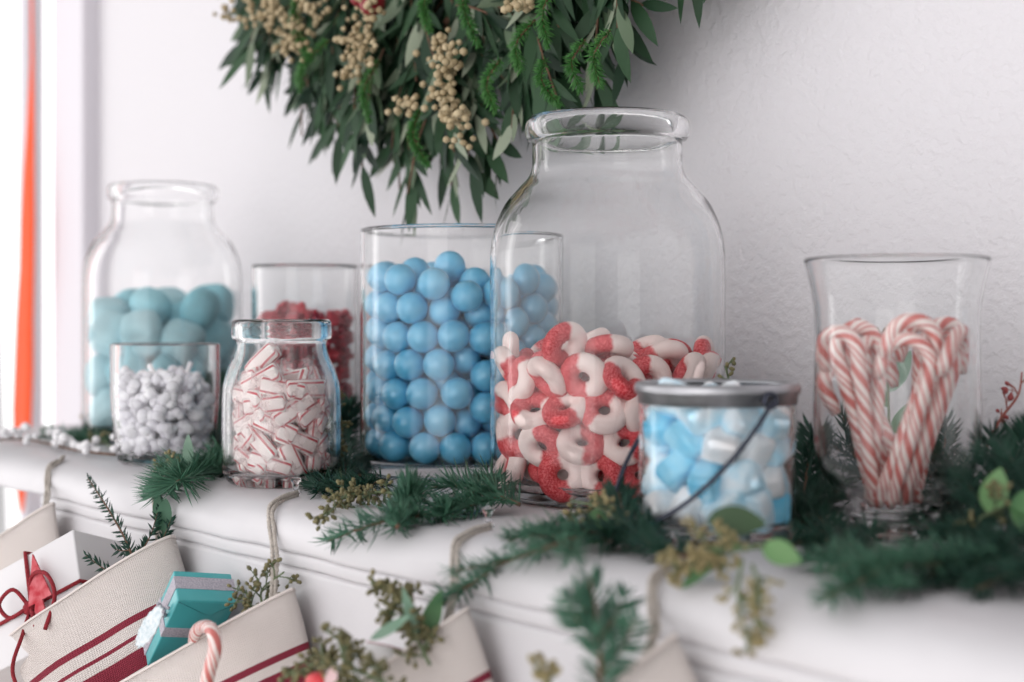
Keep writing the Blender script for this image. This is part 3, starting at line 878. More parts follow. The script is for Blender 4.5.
def seeded(label, path, n_pods=70, spread=0.012, pod=0.0017, mats=PODS, leaves=(), name='eucalyptus_sprig', group=None, twig=GTWIG, twigs=9, leafm=None, start=0.25, cat='eucalyptus sprig'):
    """seeded eucalyptus: a stem, side twigs with little pods in clusters, and leaves
       leaves: (fraction, direction vector, length, width)"""
    r = random.Random(hash_(label))
    base = Vector(path[0]); P = [Vector(p) - base for p in path]
    t = thing(name, label, cat, base, group)
    tb, pb = MB(), MB()
    cp = crom(P, 8)
    tube(tb, cp, [0.0010 * (1 - .5 * i / (len(cp) - 1)) for i in range(len(cp))], 6)
    per = max(1, n_pods // twigs)
    for k in range(twigs):
        fr = start + (1 - start) * (k + r.random() * .6) / twigs
        i = min(int(fr * (len(cp) - 1)), len(cp) - 2); p = cp[i]; tg = (cp[i + 1] - cp[i]).normalized()
        o_ = Vector((r.gauss(0, 1), r.gauss(0, 1), r.gauss(0, 1))); o_ = (o_ - tg * o_.dot(tg)).normalized()
        d = (tg * .7 + o_).normalized(); q = p + d * spread * r.uniform(.6, 1.1)
        tube(tb, [p, p.lerp(q, .5) + tg * .001, q], 0.00045, 5)
        for _ in range(per):
            fr2 = r.uniform(.3, 1.0)
            b0 = p.lerp(q, fr2)
            dd = (d * .8 + Vector((r.gauss(0, 1), r.gauss(0, 1), r.gauss(0, 1)))).normalized()
            e = b0 + dd * r.uniform(.003, .0058)
            tube(tb, [b0, e], 0.0003, 4, False)
            vv, ff = ico(1)
            rot = dd.to_track_quat('Z', 'Y').to_matrix()
            m3 = np.array(rot)
            pp = (vv * np.array([.8, .8, 1.25]) * pod * r.uniform(.8, 1.15)) @ m3.T + np.array(e)
            pb.add(pp, ff)
    part('stem', tb, twig, t); part('seed_pods', pb, mats, t)
    for (fr, d, ln, w, lm, curl) in leaves:
        i = min(int(fr * (len(cp) - 1)), len(cp) - 1); lb = MB()
        d = Vector(d)
        face = -FWD * 0.8 + UP * 0.5
        leaf(lb, cp[i], d, face, ln, w, curl, n=10)
        part('leaf', lb, lm, t)
    return t

def Y(*a): return at_y(*a)
def leafdir(dx, dy, dz=0.0):      # direction as it looks: right, up, away
    return (RIGHT * dx + UP * dy + FWD * dz).normalized()

# -- fir sprigs lying in front of and between the vessels (x, y seen, distance of the upright plane)
fir('fir sprig with curved tip lying before the gumball cylinder', [Y(505, 497, .535), Y(470, 505, .52), Y(425, 515, .50), Y(375, 524, .49), Y(328, 541, .47)], nl=0.0215, dens=2100,
    branches=[(.1, -50, .030), (.2, 45, .034), (.42, -50, .022)], group=None)
fir('small upright fan of fir needles before the gumball cylinder', [Y(397, 527, .482), Y(404, 510, .487), Y(412, 494, .492)], nl=0.022, dens=5200, flat=0.9, fwd=1.3)
fir('fir tip leaning right against the gumball cylinder', [Y(520, 505, .54), Y(490, 492, .535), Y(462, 486, .53), Y(430, 488, .525)], nl=0.0215, dens=2200, branches=[(.3, 50, .03), (.3, -50, .03)])
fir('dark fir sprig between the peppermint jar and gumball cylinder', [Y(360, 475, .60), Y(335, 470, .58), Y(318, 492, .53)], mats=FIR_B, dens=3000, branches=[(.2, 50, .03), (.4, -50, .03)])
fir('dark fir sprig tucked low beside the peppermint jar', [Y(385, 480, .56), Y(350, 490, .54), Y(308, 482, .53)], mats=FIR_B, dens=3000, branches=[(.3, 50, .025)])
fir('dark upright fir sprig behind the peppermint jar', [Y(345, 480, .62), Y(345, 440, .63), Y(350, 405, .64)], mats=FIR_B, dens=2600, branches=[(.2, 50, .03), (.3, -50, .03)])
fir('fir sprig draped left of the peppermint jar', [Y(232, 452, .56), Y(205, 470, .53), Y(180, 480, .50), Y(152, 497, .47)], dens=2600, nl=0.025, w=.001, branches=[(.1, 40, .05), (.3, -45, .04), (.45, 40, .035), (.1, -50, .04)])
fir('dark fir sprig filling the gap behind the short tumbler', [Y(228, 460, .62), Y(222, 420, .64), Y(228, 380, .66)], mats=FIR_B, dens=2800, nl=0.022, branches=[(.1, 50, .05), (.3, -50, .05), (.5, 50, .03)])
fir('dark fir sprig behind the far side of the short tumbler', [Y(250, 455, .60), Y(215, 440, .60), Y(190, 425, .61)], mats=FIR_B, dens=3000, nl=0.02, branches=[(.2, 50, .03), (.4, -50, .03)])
fir('long fir sprig spilling over the edge below the gummy jar', [Y(600, 532, .545), Y(555, 545, .50), Y(505, 562, .462), Y(470, 585, .450), Y(440, 606, .445)], dens=1500, nl=0.0145, w=.00075,
    branches=[(.1, 45, .035), (.25, -50, .04), (.35, 50, .035), (.5, -50, .03), (.62, 48, .025), (.75, -45, .02)])
fir('fir sprig against the front of the gummy jar', [Y(640, 525, .53), Y(590, 530, .54), Y(545, 532, .535), Y(510, 540, .50)], dens=1900, nl=0.018, branches=[(.1, -50, .03), (.3, 50, .03), (.55, -50, .025)])
fir('fir sprig between the gummy jar and glass bucket', [Y(655, 545, .50), Y(625, 535, .50), Y(600, 540, .48)], dens=3000, mats=FIR_B, nl=0.019, branches=[(.2, 50, .03), (.4, -50, .025)])
fir('curved fir sprig leaning on the left side of the bucket', [Y(690, 556, .49), Y(650, 545, .49), Y(625, 515, .51), Y(618, 490, .53)], dens=2600, mats=FIR_B, nl=0.018)
fir('upright fir sprig standing in the nearest stocking', [Y(598, 720, .40), Y(600, 660, .40), Y(597, 620, .405), Y(590, 578, .41)], dens=1500, nl=0.0135, thick=0.0013, up=-FWD, w=0.0010,
    branches=[(.30, 40, .026), (.48, -40, .022), (.55, 40, .022), (.70, -40, .015)], flat=.3)
fir('fir sprig lying before the candy cane vase', [Y(1010, 560, .56), Y(930, 560, .54), Y(860, 565, .52), Y(800, 560, .52)], dens=1900, nl=0.017, branches=[(.1, 50, .04), (.25, -50, .035), (.4, 50, .04), (.55, -50, .03), (.7, 50, .03)])
fir('fir sprig drooping towards the mantel edge below the vase', [Y(900, 560, .53), Y(865, 580, .49), Y(825, 598, .475)], dens=1900, nl=0.015, branches=[(.2, 50, .03), (.4, -50, .03)])
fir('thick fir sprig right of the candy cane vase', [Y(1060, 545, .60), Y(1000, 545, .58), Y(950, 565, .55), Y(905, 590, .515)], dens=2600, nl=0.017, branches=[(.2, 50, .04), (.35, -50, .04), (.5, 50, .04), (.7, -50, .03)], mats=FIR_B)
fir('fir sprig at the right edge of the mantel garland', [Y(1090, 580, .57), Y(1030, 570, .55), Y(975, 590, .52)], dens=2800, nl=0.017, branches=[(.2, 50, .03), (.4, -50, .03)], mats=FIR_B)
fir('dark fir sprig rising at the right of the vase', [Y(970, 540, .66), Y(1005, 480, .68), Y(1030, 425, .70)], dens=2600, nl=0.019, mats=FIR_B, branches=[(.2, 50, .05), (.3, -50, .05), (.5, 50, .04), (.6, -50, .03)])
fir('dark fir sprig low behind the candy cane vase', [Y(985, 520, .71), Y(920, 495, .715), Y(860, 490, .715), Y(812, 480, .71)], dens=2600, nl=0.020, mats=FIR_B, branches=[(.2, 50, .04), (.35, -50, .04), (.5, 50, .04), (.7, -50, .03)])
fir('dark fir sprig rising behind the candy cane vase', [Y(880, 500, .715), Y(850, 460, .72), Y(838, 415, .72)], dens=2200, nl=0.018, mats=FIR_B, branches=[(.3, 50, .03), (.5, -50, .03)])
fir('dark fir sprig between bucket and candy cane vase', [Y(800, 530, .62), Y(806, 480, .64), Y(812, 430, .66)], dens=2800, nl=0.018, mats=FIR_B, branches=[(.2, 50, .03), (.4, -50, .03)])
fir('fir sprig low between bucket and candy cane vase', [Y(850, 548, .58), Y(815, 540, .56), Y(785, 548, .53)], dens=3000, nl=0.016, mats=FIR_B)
fir('blurred fir sprig at the window end of the mantel', [Y(112, 440, .62), Y(80, 438, .60), Y(45, 432, .60)], dens=1800, nl=0.018, branches=[(.2, 50, .03), (.4, -50, .04), (.6, 50, .03)])
fir('thin dark juniper sprig in the second stocking from the window', [Y(136, 585, .42), Y(130, 550, .425), Y(110, 512, .43), Y(88, 478, .435)], dens=900, nl=0.0075, w=0.0009, thick=0.001, up=-FWD, mats=FIR_B,
    branches=[(.1, 50, .045), (.1, -60, .04), (.25, 45, .04), (.35, -50, .015)], name='juniper_sprig', cat='juniper sprig')

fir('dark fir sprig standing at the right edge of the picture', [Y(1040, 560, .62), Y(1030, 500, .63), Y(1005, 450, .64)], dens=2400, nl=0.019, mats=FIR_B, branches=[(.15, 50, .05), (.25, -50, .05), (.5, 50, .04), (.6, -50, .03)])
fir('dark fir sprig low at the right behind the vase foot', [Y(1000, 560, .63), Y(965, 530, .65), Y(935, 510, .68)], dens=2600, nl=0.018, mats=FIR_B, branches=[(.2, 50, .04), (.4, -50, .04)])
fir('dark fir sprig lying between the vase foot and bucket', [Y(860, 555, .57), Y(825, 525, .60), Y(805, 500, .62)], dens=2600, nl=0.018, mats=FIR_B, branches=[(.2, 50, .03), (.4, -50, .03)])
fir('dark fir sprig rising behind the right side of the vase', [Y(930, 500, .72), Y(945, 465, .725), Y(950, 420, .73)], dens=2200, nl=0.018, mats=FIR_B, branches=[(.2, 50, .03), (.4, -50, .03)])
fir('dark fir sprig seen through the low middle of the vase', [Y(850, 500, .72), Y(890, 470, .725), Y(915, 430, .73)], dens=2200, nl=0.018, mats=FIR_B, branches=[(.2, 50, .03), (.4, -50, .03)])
# -- seeded eucalyptus and leaves
seeded('seeded eucalyptus along the base of the gumball cylinder', [Y(420, 498, .50), Y(380, 492, .50), Y(345, 498, .49), Y(330, 512, .48)], 170, .011, mats=PODS, twigs=18)
seeded('seeded eucalyptus rising beside the peppermint jar', [Y(345, 490, .57), Y(338, 460, .57), Y(335, 430, .57), Y(338, 405, .58)], 110, .012, mats=PODS, twigs=9)
seeded('seeded eucalyptus before the gummy jar with one pale leaf', [Y(640, 535, .50), Y(612, 515, .50), Y(590, 505, .51), Y(570, 500, .52)], 60, .012, mats=PODS_L, twigs=8,
       leaves=[(.55, leafdir(-.05, -1, -.2), .022, .013, LEAF_L, .1)])
seeded('seeded eucalyptus draped before the glass bucket', [Y(765, 545, .48), Y(735, 550, .475), Y(705, 548, .47), Y(678, 572, .455)], 190, .011, mats=PODS_L, twigs=18, pod=.0016,
       leaves=[(.35, leafdir(.1, .35, -.3), .004, .002, LEAF, .0), (.5, leafdir(-.75, -.7, -.2), .024, .008, LEAF, .2), (.05, leafdir(.75, -.25, -.3), .018, .012, LEAF_L, .1)])
lb = MB(); leaf(lb, Y(707, 520, .478), leafdir(1, -.02, -.15), -FWD + UP * .35, .026, .014, .05, n=12)
o = part('eucalyptus_leaf', lb, mat('dark_olive_leaf', (.045, .10, .035), .45, var=.3)); tag(o, 'dark oval green leaf lying against the bucket front', 'leaf')
seeded('dangling string of tan seed pods below the bucket', [Y(742, 560, .462), Y(738, 590, .452), Y(742, 620, .449), Y(750, 652, .448)], 44, .006, mats=PODS_L, twigs=9)
seeded('second dangling string of seed pods below the bucket', [Y(752, 565, .462), Y(760, 590, .452), Y(755, 625, .449)], 34, .005, mats=PODS_L, twigs=7)
seeded('seeded eucalyptus peeking behind the candy canes', [Y(890, 470, .73), Y(888, 400, .735), Y(886, 355, .735), Y(884, 338, .735)], 40, .016, mats=PODS, twigs=8, start=.6,
       leaves=[(.3, leafdir(-.6, .8), .03, .012, LEAF, .1), (.2, leafdir(.7, .6), .035, .013, LEAF, .1), (.4, leafdir(.5, .9), .03, .012, LEAF_S, .1)])
seeded('seeded eucalyptus with oval leaf right of the vase', [Y(960, 540, .60), Y(985, 515, .60), Y(1010, 505, .60)], 24, .012, mats=PODS, twigs=4,
       leaves=[(.6, leafdir(.25, 1, -.1), .022, .013, LEAF_L, .05), (1, leafdir(.9, .1, -.1), .022, .013, LEAF, .05), (1, leafdir(.6, -.6, -.1), .022, .012, LEAF, .05)])
seeded('reddish bare twig against the wall at the right', [Y(985, 450, .72), Y(1000, 420, .73), Y(1018, 395, .735), Y(1022, 372, .74)], 12, .012, mats=mat('red_buds', (.3, .05, .05), .6), twigs=4, twig=REDTW, name='bare_twig', cat='twig')
seeded('thin twig with buds behind the glass bucket', [Y(735, 420, .66), Y(730, 385, .665), Y(725, 366, .67)], 10, .008, mats=PODS, twigs=4, twig=GTWIG, name='bare_twig', cat='twig')
seeded('seeded eucalyptus behind the corner of the third stocking', [Y(268, 640, .435), Y(264, 612, .437), Y(262, 590, .44), Y(284, 572, .445)], 60, .014, mats=PODS, twigs=9, start=.3)
seeded('small spray of green pods left of the third stocking corner', [Y(255, 625, .432), Y(250, 606, .434), Y(246, 590, .436)], 26, .010, mats=PODS, twigs=5, start=.3)
seeded('dense seeded eucalyptus in the fourth stocking', [Y(430, 665, .42), Y(415, 635, .42), Y(402, 610, .42), Y(395, 585, .425)], 270, .0135, mats=PODS, twigs=24, start=.1, pod=.0017,
       leaves=[(.3, leafdir(-.2, .9, -.3), .026, .006, LEAF_S, .25)])
lb = MB(); leaf(lb, Y(370, 640, .40), leafdir(.75, .45, -.1), -FWD + UP * .1 - RIGHT * .3, .026, .0055, -.35, n=12)
o = part('eucalyptus_leaf', lb, LEAF_S); tag(o, 'long pale curved leaf crossing the eucalyptus in the fourth stocking', 'leaf')
lb = MB(); leaf(lb, Y(420, 648, .425), leafdir(.35, .95, .1), -FWD + UP * .1, .030, .010, .15, n=12)
o = part('eucalyptus_leaf', lb, LEAF); tag(o, 'broad green leaf standing beside the fourth stocking corner', 'leaf')
seeded('low seeded eucalyptus at the bottom of the picture', [Y(395, 690, .39), Y(360, 672, .39), Y(325, 668, .39), Y(300, 662, .39)], 260, .0125, mats=PODS, twigs=22, start=0.0, pod=.0017)
seeded('short upright spray of pods over the red candy', [Y(350, 690, .385), Y(345, 665, .385), Y(338, 638, .39)], 70, .009, mats=PODS, twigs=9, start=.4, pod=.0016)
seeded('seeded eucalyptus low in front of the nearest stocking', [Y(560, 700, .40), Y(545, 682, .40), Y(535, 672, .40)], 30, .008, mats=PODS_L, twigs=5, start=.2)
seeded('olive green spray left of the far jar base', [Y(115, 450, .60), Y(100, 438, .60), Y(88, 424, .60)], 50, .014, mats=PODS_L, twigs=7)
seeded('small tan seed spray on the fir beside the short tumbler', [Y(190, 470, .50), Y(178, 465, .495), Y(168, 460, .49)], 30, .009, mats=PODS_L, twigs=5,
       leaves=[(.1, leafdir(.0, 1, -.1), .026, .008, LEAF_S, .05)])
# hanging dark leaves left of the second string
lb = MB(); leaf(lb, Y(166, 498, .458), leafdir(-.1, -1, -.05), -FWD, .030, .011, .02, n=10); leaf(lb, Y(158, 495, .458), leafdir(.05, -1, -.05), -FWD, .022, .008, .02, n=10)
o = part('eucalyptus_leaf', lb, mat('deep_green_leaf', (.03, .12, .06), .5)); tag(o, 'dark green leaf hanging over the edge above the third stocking', 'leaf')

# white berries at the window end
t = thing('white_berry_sprig', 'sprig of glossy white berries at the window end of the mantel', 'berry sprig', Y(60, 450, .56))
b0 = t.location; tb, bb = MB(), MB(); r = random.Random(3)
pth = crom([Y(115, 455, .57), Y(75, 450, .56), Y(30, 440, .56), Y(-5, 440, .56)], 6)
tube(tb, [p - b0 for p in pth], .0012, 6)
for k in range(46):
    p = pth[r.randrange(len(pth))] - b0 + Vector((r.gauss(0, .010), r.gauss(0, .010), abs(r.gauss(0, .006))))
    ball(bb, p, r.uniform(.0028, .0042), 2)
part('stem', tb, BARK, t); part('berries', bb, PEARL, t)

# ------------------------------------------------------------------ WREATH
WC = Vector((-0.925, WY - 0.045, EYE + 0.515))
wr = thing('wreath', 'full green wreath of olive leaves and tan berries on the wall', 'wreath', WC)
mb = MB()
for k in range(5):
    ph = k * 1.3; R_ = 0.27
    tube(mb, [Vector(((R_ + .02 * math.cos(6 * a + ph)) * math.cos(a), .015 * math.sin(6 * a + ph), (R_ + .02 * math.cos(6 * a + ph)) * math.sin(a))) for a in np.linspace(0, 2 * PI, 90)], .006, 7, False)
ringmb = mb
r = random.Random(21)
lv, tw = MB(), ringmb
def ring_pt(a, R_): return Vector((R_ * math.cos(a), 0, R_ * math.sin(a)))
nsp = 400
for k in range(nsp):
    a = -PI / 2 + (r.random() - .5) * 2 * PI if k > 290 else -PI / 2 + (r.random() - .5) * 2.3
    sh = 0.90 + 0.115 * math.cos(a + math.radians(48))
    R0 = r.uniform(.17, .338) * sh
    depth = -r.uniform(0.0, .045) * max(0, 1 - abs(R0 - .29) / .16)
    p = ring_pt(a, R0) + Vector((0, depth, 0))
    radial = Vector((math.cos(a), 0, math.sin(a)))
    tang = Vector((-math.sin(a), 0, math.cos(a)))
    d = (radial * 1.0 + tang * r.gauss(0.0, .55 if k % 3 else 1.2) + Vector((0, -r.uniform(-.05, .32), 0)) + Vector((0, 0, -.25))).normalized()
    L_ = r.uniform(.055, .085)
    if p.y + d.y * L_ > 0.038: d.y = -abs(d.y)
    q = p + d * L_ + Vector((0, 0, -.010))
    path = crom([p, p.lerp(q, .5) + Vector((0, -.006, .004)), q], 4)
    tube(tw, path, .0009, 5)
    if R0 + L_ > 0.412 * sh: continue
    n = r.randint(9, 13)
    for j in range(n):
        t_ = (j + .6) / n
        i = min(int(t_ * (len(path) - 1)), len(path) - 2); c = path[i].lerp(path[i + 1], t_ * (len(path) - 1) - i)
        tg = (path[i + 1] - path[i]).normalized()
        sd = tg.cross(Vector((0, 1, 0))); sd = sd.normalized() if sd.length > .01 else Vector((1, 0, 0))
        sgn = 1 if j % 2 else -1
        dd = (tg * r.uniform(.9, 1.5) + sd * sgn * r.uniform(.4, .8) + Vector((r.gauss(0, .15), r.uniform(-.45, .1), r.gauss(0, .15) - .12))).normalized()
        nn = Vector((r.gauss(0, .5), -1 if r.random() < .80 else 1, r.gauss(0, .5))).normalized()
        leaf(lv, c, dd, nn, r.uniform(.028, .052), r.uniform(.0075, .0118), r.uniform(-.05, .2), n=5)
part('olive_leaves', lv, OLIVE, wr)
# cedar fronds, given by where they show
nb, tb = MB(), tw
def wl(px, py, v): return Y(px, py, v) - WC
for (a0, a1) in [((470, -30), (478, 45)), ((440, -20), (430, 30)), ((545, 60), (560, 105)), ((535, 20), (520, 70)), ((560, -20), (548, 45)), ((585, 40), (580, 90)), ((300, -10), (310, 60)), ((330, 40), (300, 90)), ((380, 60), (370, 120)), ((500, 60), (495, 110)), ((610, 30), (600, 85)), ((420, 110), (428, 165))]:
    p0 = wl(a0[0], a0[1], .67); p1 = wl(a1[0], a1[1], .655)
    fir_branch(nb, tb, [p0, p0.lerp(p1, .5) + Vector((0, -.01, 0)), p1], .0085, 4200, .0007, .0009, .8, Vector((0, -1, 0)), r=r)
part('twig_ring', tw, BARK, wr); part('cedar_fronds', nb, FIR_G, wr)
for (px, py, n, ln) in [(365, 30, 46, 70), (350, 60, 30, 50), (445, 85, 44, 60), (290, 40, 40, 40), (270, 15, 30, 30), (305, 15, 26, 40), (460, 125, 22, 40), (518, 3, 18, 14), (405, 105, 14, 12), (445, 50, 18, 30), (240, 10, 16, 20)]:
    bb = MB(); c0 = wl(px, py, .655)
    for _ in range(int(n * 1.5)):
        t_ = r.random()
        c = wl(px + r.gauss(0, 9), py - ln / 2 + t_ * ln + r.gauss(0, 4), .66 + r.gauss(0, .009))
        ball(bb, c, r.uniform(.0024, .0036), 1)
    part('berry_cluster', bb, BERRY, wr)
bb = MB(); ball(bb, wl(372, 2, .66), .011, 3); ball(bb, wl(360, -4, .66), .009, 3)
part('red_berry', bb, mat('dark_red_berry', (.22, .012, .02), .3), wr)

# ------------------------------------------------------------------ STOCKINGS
CUFF_N = 44
HEM = mat('cream_linen_hem', (.74, .67, .635), .9)
def stocking(label, R, Lf, thick, string, cloth, length=0.36):
    """R, Lf: upper right and left cuff corners. string: points from the corner up over the mantel edge"""
    C = (R + Lf) * 0.5
    t = thing('christmas_stocking', label, 'stocking', C, 'striped linen stockings hanging from the mantel')
    a = (R - Lf).normalized(); W = (R - Lf).length
    n = Vector((a.y, -a.x, 0)).normalized()
    if n.dot(FWD) > 0: n = -n                      # towards the room
    dn = a.cross(n); dn = dn.normalized()
    if dn.z > 0: dn = -dn
    sag = (dn * .75 + Vector((0, 0, -1)) * .5).normalized()
    mb = MB(); rows = 34; seg = CUFF_N; v = []; rg = random.Random(hash_(label))
    ph = [rg.uniform(0, 6) for _ in range(4)]
    lens = []
    for i in range(rows + 1):
        s = length * i / rows
        cen = dn.lerp(sag, min(1, s / .12)) * s
        w = W * (0.5 - 0.06 * min(1, s / .1)); th = thick * (1 - .25 * min(1, s / .25))
        ax_ = a.copy()
        if s > .20:                                 # foot turns to the left
            k = (s - .20) / (length - .20)
            cen = dn.lerp(sag, 1) * (.20 + .10 * math.sin(k * PI / 2)) - a * (.10 * (1 - math.cos(k * PI / 2)) + .05 * k)
            w *= (1 - .25 * k)
            if k > .8: w *= math.sqrt(max(.002, 1 - ((k - .8) / .2) ** 2)); th *= math.sqrt(max(.002, 1 - ((k - .8) / .2) ** 2))
        for k in range(seg):
            an = 2 * PI * k / seg
            c, sn = math.cos(an), math.sin(an)
            xx = math.copysign(abs(c) ** .9, c) * w
            yy = math.copysign(abs(sn) ** 1.25, sn) * th
            wob = .0022 * math.sin(xx * 55 + ph[0] + s * 14) + .0016 * math.sin(xx * 110 + ph[1] - s * 30)
            hem = -.004 * math.sin((xx / w * .5 + .5) * PI) * (1 if s < .01 else 0)
            pp_ = C + cen + ax_ * xx + n * (yy + wob * min(1, .25 + s / .06)) + dn * (-hem if s < .005 else 0)
            pp_.y = min(pp_.y, .4530 + .1 * min(0, pp_.y - .47)); v.append(pp_ - C)
        lens.append(s)
    f = []; uvs = []
    for i in range(rows):
        for k in range(seg):
            k2 = (k + 1) % seg
            f.append((i * seg + k, i * seg + k2, (i + 1) * seg + k2, (i + 1) * seg + k))
            u0, u1 = k / seg * W * 2, (k + 1) / seg * W * 2
            uvs.append([(u0, lens[i]), (u1, lens[i]), (u1, lens[i + 1]), (u0, lens[i + 1])])
    f.append(tuple(range(rows * seg, (rows + 1) * seg))); uvs.append([(0, length)] * seg)
    mb.add(v, f, uvs)
    o = part('linen_sock', mb, cloth, t, uv=True)
    so = o.modifiers.new('cloth', 'SOLIDIFY'); so.thickness = 0.0022; so.offset = -1
    # rolled hem at the opening
    hm = MB(); tube(hm, [Vector(v[k % seg]) for k in range(seg + 1)], .0009, 6, False)
    part('hem', hm, HEM, o)
    # twine loop: two strands
    pts = crom(string, 8)
    tb = MB()
    for sgn in (1, -1):
        pp = []
        for i, p in enumerate(pts):
            tg = (pts[min(i + 1, len(pts) - 1)] - pts[max(i - 1, 0)]).normalized()
            sd = tg.cross(FWD).normalized()
            pp.append(p + sd * .0014 * sgn * (0.85 + .15 * math.cos(i * .7)) - C)
        fine = crom(pp, 3)
        tube(tb, fine, [.0013 + .0003 * math.sin(j * 2.1) for j in range(len(fine))], 7)
    part('twine_loop', tb, TWINE, t)
    return t, dict(a=a, n=n, dn=dn, C=C)

def over_edge(px_top, py_top, corner, xm=None):
    """string from the cuff corner, up the board front, over the rounded edge onto the shelf"""
    top = at_y(px_top, py_top, .492); top.z = M + .0018
    e1 = Vector((corner.x * .55 + top.x * .45, .4525, M - .016)); e2 = Vector((corner.x * .4 + top.x * .6, .457, M - .004)); e3 = Vector((corner.x * .25 + top.x * .75, .468, M + .0005))
    mid = corner.lerp(e1, .55); mid.y = min(mid.y, .4535); mid.x = corner.x * .45 + e1.x * .55
    return [corner + Vector((-.006, 0, -.008)), mid, e1, e2, e3, top]
sR = [Y(54, 503, .444), Y(171, 536, .442), Y(292, 589, .442), Y(468, 608, .442), Y(676, 634, .442)]
sL = [Y(-62, 582, .41), Y(12, 641, .388), Y(62, 716, .382), Y(205, 776, .378), Y(340, 842, .37)]
labs = ['cream striped stocking nearest the window, mostly behind the white gift', 'cream striped stocking holding the white gift with red yarn', 'cream striped stocking holding the teal gift and candy cane',
        'cream striped stocking holding dense seeded eucalyptus', 'plain-looking cream stocking holding an upright fir sprig']
tops = [(63, 455), (180, 470), (297, 489), (490, 522), (684, 545)]
fr = []
for k in range(5):
    t, d = stocking(labs[k], sR[k], sL[k], [.016, .034, .026, .020, .018][k], over_edge(tops[k][0], tops[k][1], sR[k].lerp(sL[k], .055)), LINEN if k < 2 else LINEN_W)
    fr.append(d)

# clear push pins
pin_prof = [(0, 0), (.0036, 0), (.0036, .0012), (.0019, .0022), (.0017, .0070), (.0032, .0085), (.0034, .0098), (.0026, .0106), (0, .0108)]
for k, (px, py, lab) in enumerate([(296, 494, 'clear plastic push pin beside the peppermint jar'), (488, 527, 'clear plastic push pin before the gummy ring jar')]):
    o = part('push_pin', lathe(pin_prof, 20), CLEAR); D = .113 * F / (py - 320); p = shelf(px, D); p.z = M + .0001; o.location = p
    tag(o, lab, 'push pin')

# ------------------------------------------------------------------ GIFTS
def oriented(w, d, h):
    m = Matrix((cam_axes(w), cam_axes(d), cam_axes(h))).transposed()
    return m.to_quaternion()
# teal gift: local x = w, y = away, z = up
aw, ah, ad = (.87, .49, -.14), (.42, -.53, .74), (-.288, .703, .667)
W_, D_, H_ = .037, .023, .066
corner = at_y(178, 600, .408)      # front upper left corner
q = oriented(aw, ad, ah)
org = corner + q @ Vector((W_ / 2, D_ / 2, -H_))
tg_ = thing('gift_box', 'small teal wrapped gift with silver glitter ribbon in a stocking', 'gift', org)
tg_.rotation_mode = 'QUATERNION'; tg_.rotation_quaternion = q
mb = MB(); box(mb, -W_ / 2, W_ / 2, -D_ / 2, D_ / 2, 0, H_, .0012); part('wrapped_box', mb, TEAL, tg_)
mb = MB()                           # folded paper flap: a raised triangle on the front face near the top, edges show as creases
mb.add([(-W_ / 2 + .001, -D_ / 2 - .0004, H_ - .001), (W_ / 2 - .001, -D_ / 2 - .0004, H_ - .001), (.004, -D_ / 2 - .0014, H_ - .012), (-W_ / 2 + .001, -D_ / 2 - .0001, H_ - .001), (W_ / 2 - .001, -D_ / 2 - .0001, H_ - .001), (.004, -D_ / 2 - .0001, H_ - .0125)],
       [(0, 2, 1), (0, 3, 5, 2), (2, 5, 4, 1), (3, 0, 1, 4)]); part('paper_flap', mb, TEAL, tg_, smooth=False)
rb = MB(); e = .0006
for (x0, x1, y0, y1, z0, z1) in [(-W_ / 2 - e, W_ / 2 + e, -D_ / 2 - e, D_ / 2 + e, H_ * .47, H_ * .47 + .0085), (-W_ / 2 - e, W_ / 2 + e, -.0045 + .002, .0045 + .002, -e, H_ + e)]:
    box(rb, x0, x1, y0, y1, z0, z1, .0003)
srb = part('silver_ribbon', rb, SILVER, tg_)
cr = MB()  # thin dark strips paint the shade along the flap's folds
for pth_ in ([(-W_ / 2 + .0005, H_ - .0012), (.004, H_ - .0125)], [(W_ / 2 - .0005, H_ - .0012), (.004, H_ - .0125)]):
    tube(cr, [Vector((x, -D_ / 2 - .0005, z)) for x, z in pth_], .00035, 6)
part('fold_shade_line', cr, TEAL_D, tg_)
mb = MB(); v = []; inv = q.inverted(); tc_ = inv @ (at_y(150, 627, .383, False) - org)
tx = inv @ (RIGHT * .80 - FWD * .45 + UP * .30).normalized(); tz = inv @ (UP * .88 + RIGHT * .35 + FWD * .1).normalized(); tn = tx.cross(tz)
for z in (0, .0010):
    for k in range(28):
        a = 2 * PI * k / 28; rr_ = .0098 + .0006 * math.cos(k * PI)
        v.append(tc_ + tn * z + tx * (rr_ * math.cos(a) * .85) + tz * (rr_ * 1.28 * math.sin(a)))
f = [tuple(range(28)), tuple(range(28, 56))[::-1]] + [(k, (k + 1) % 28, 28 + (k + 1) % 28, 28 + k) for k in range(28)]
mb.add(v, f); part('glitter_tag', mb, TAG, tg_, smooth=False)
mb = MB(); r = random.Random(4)
for k in range(16): ball(mb, (-W_ / 2 - .005 + r.gauss(0, .0018), r.gauss(-.004, .003), H_ * .72 + r.gauss(0, .003)), r.uniform(.0011, .0019), 1)
part('silver_bead_bow', mb, SILVER, srb)

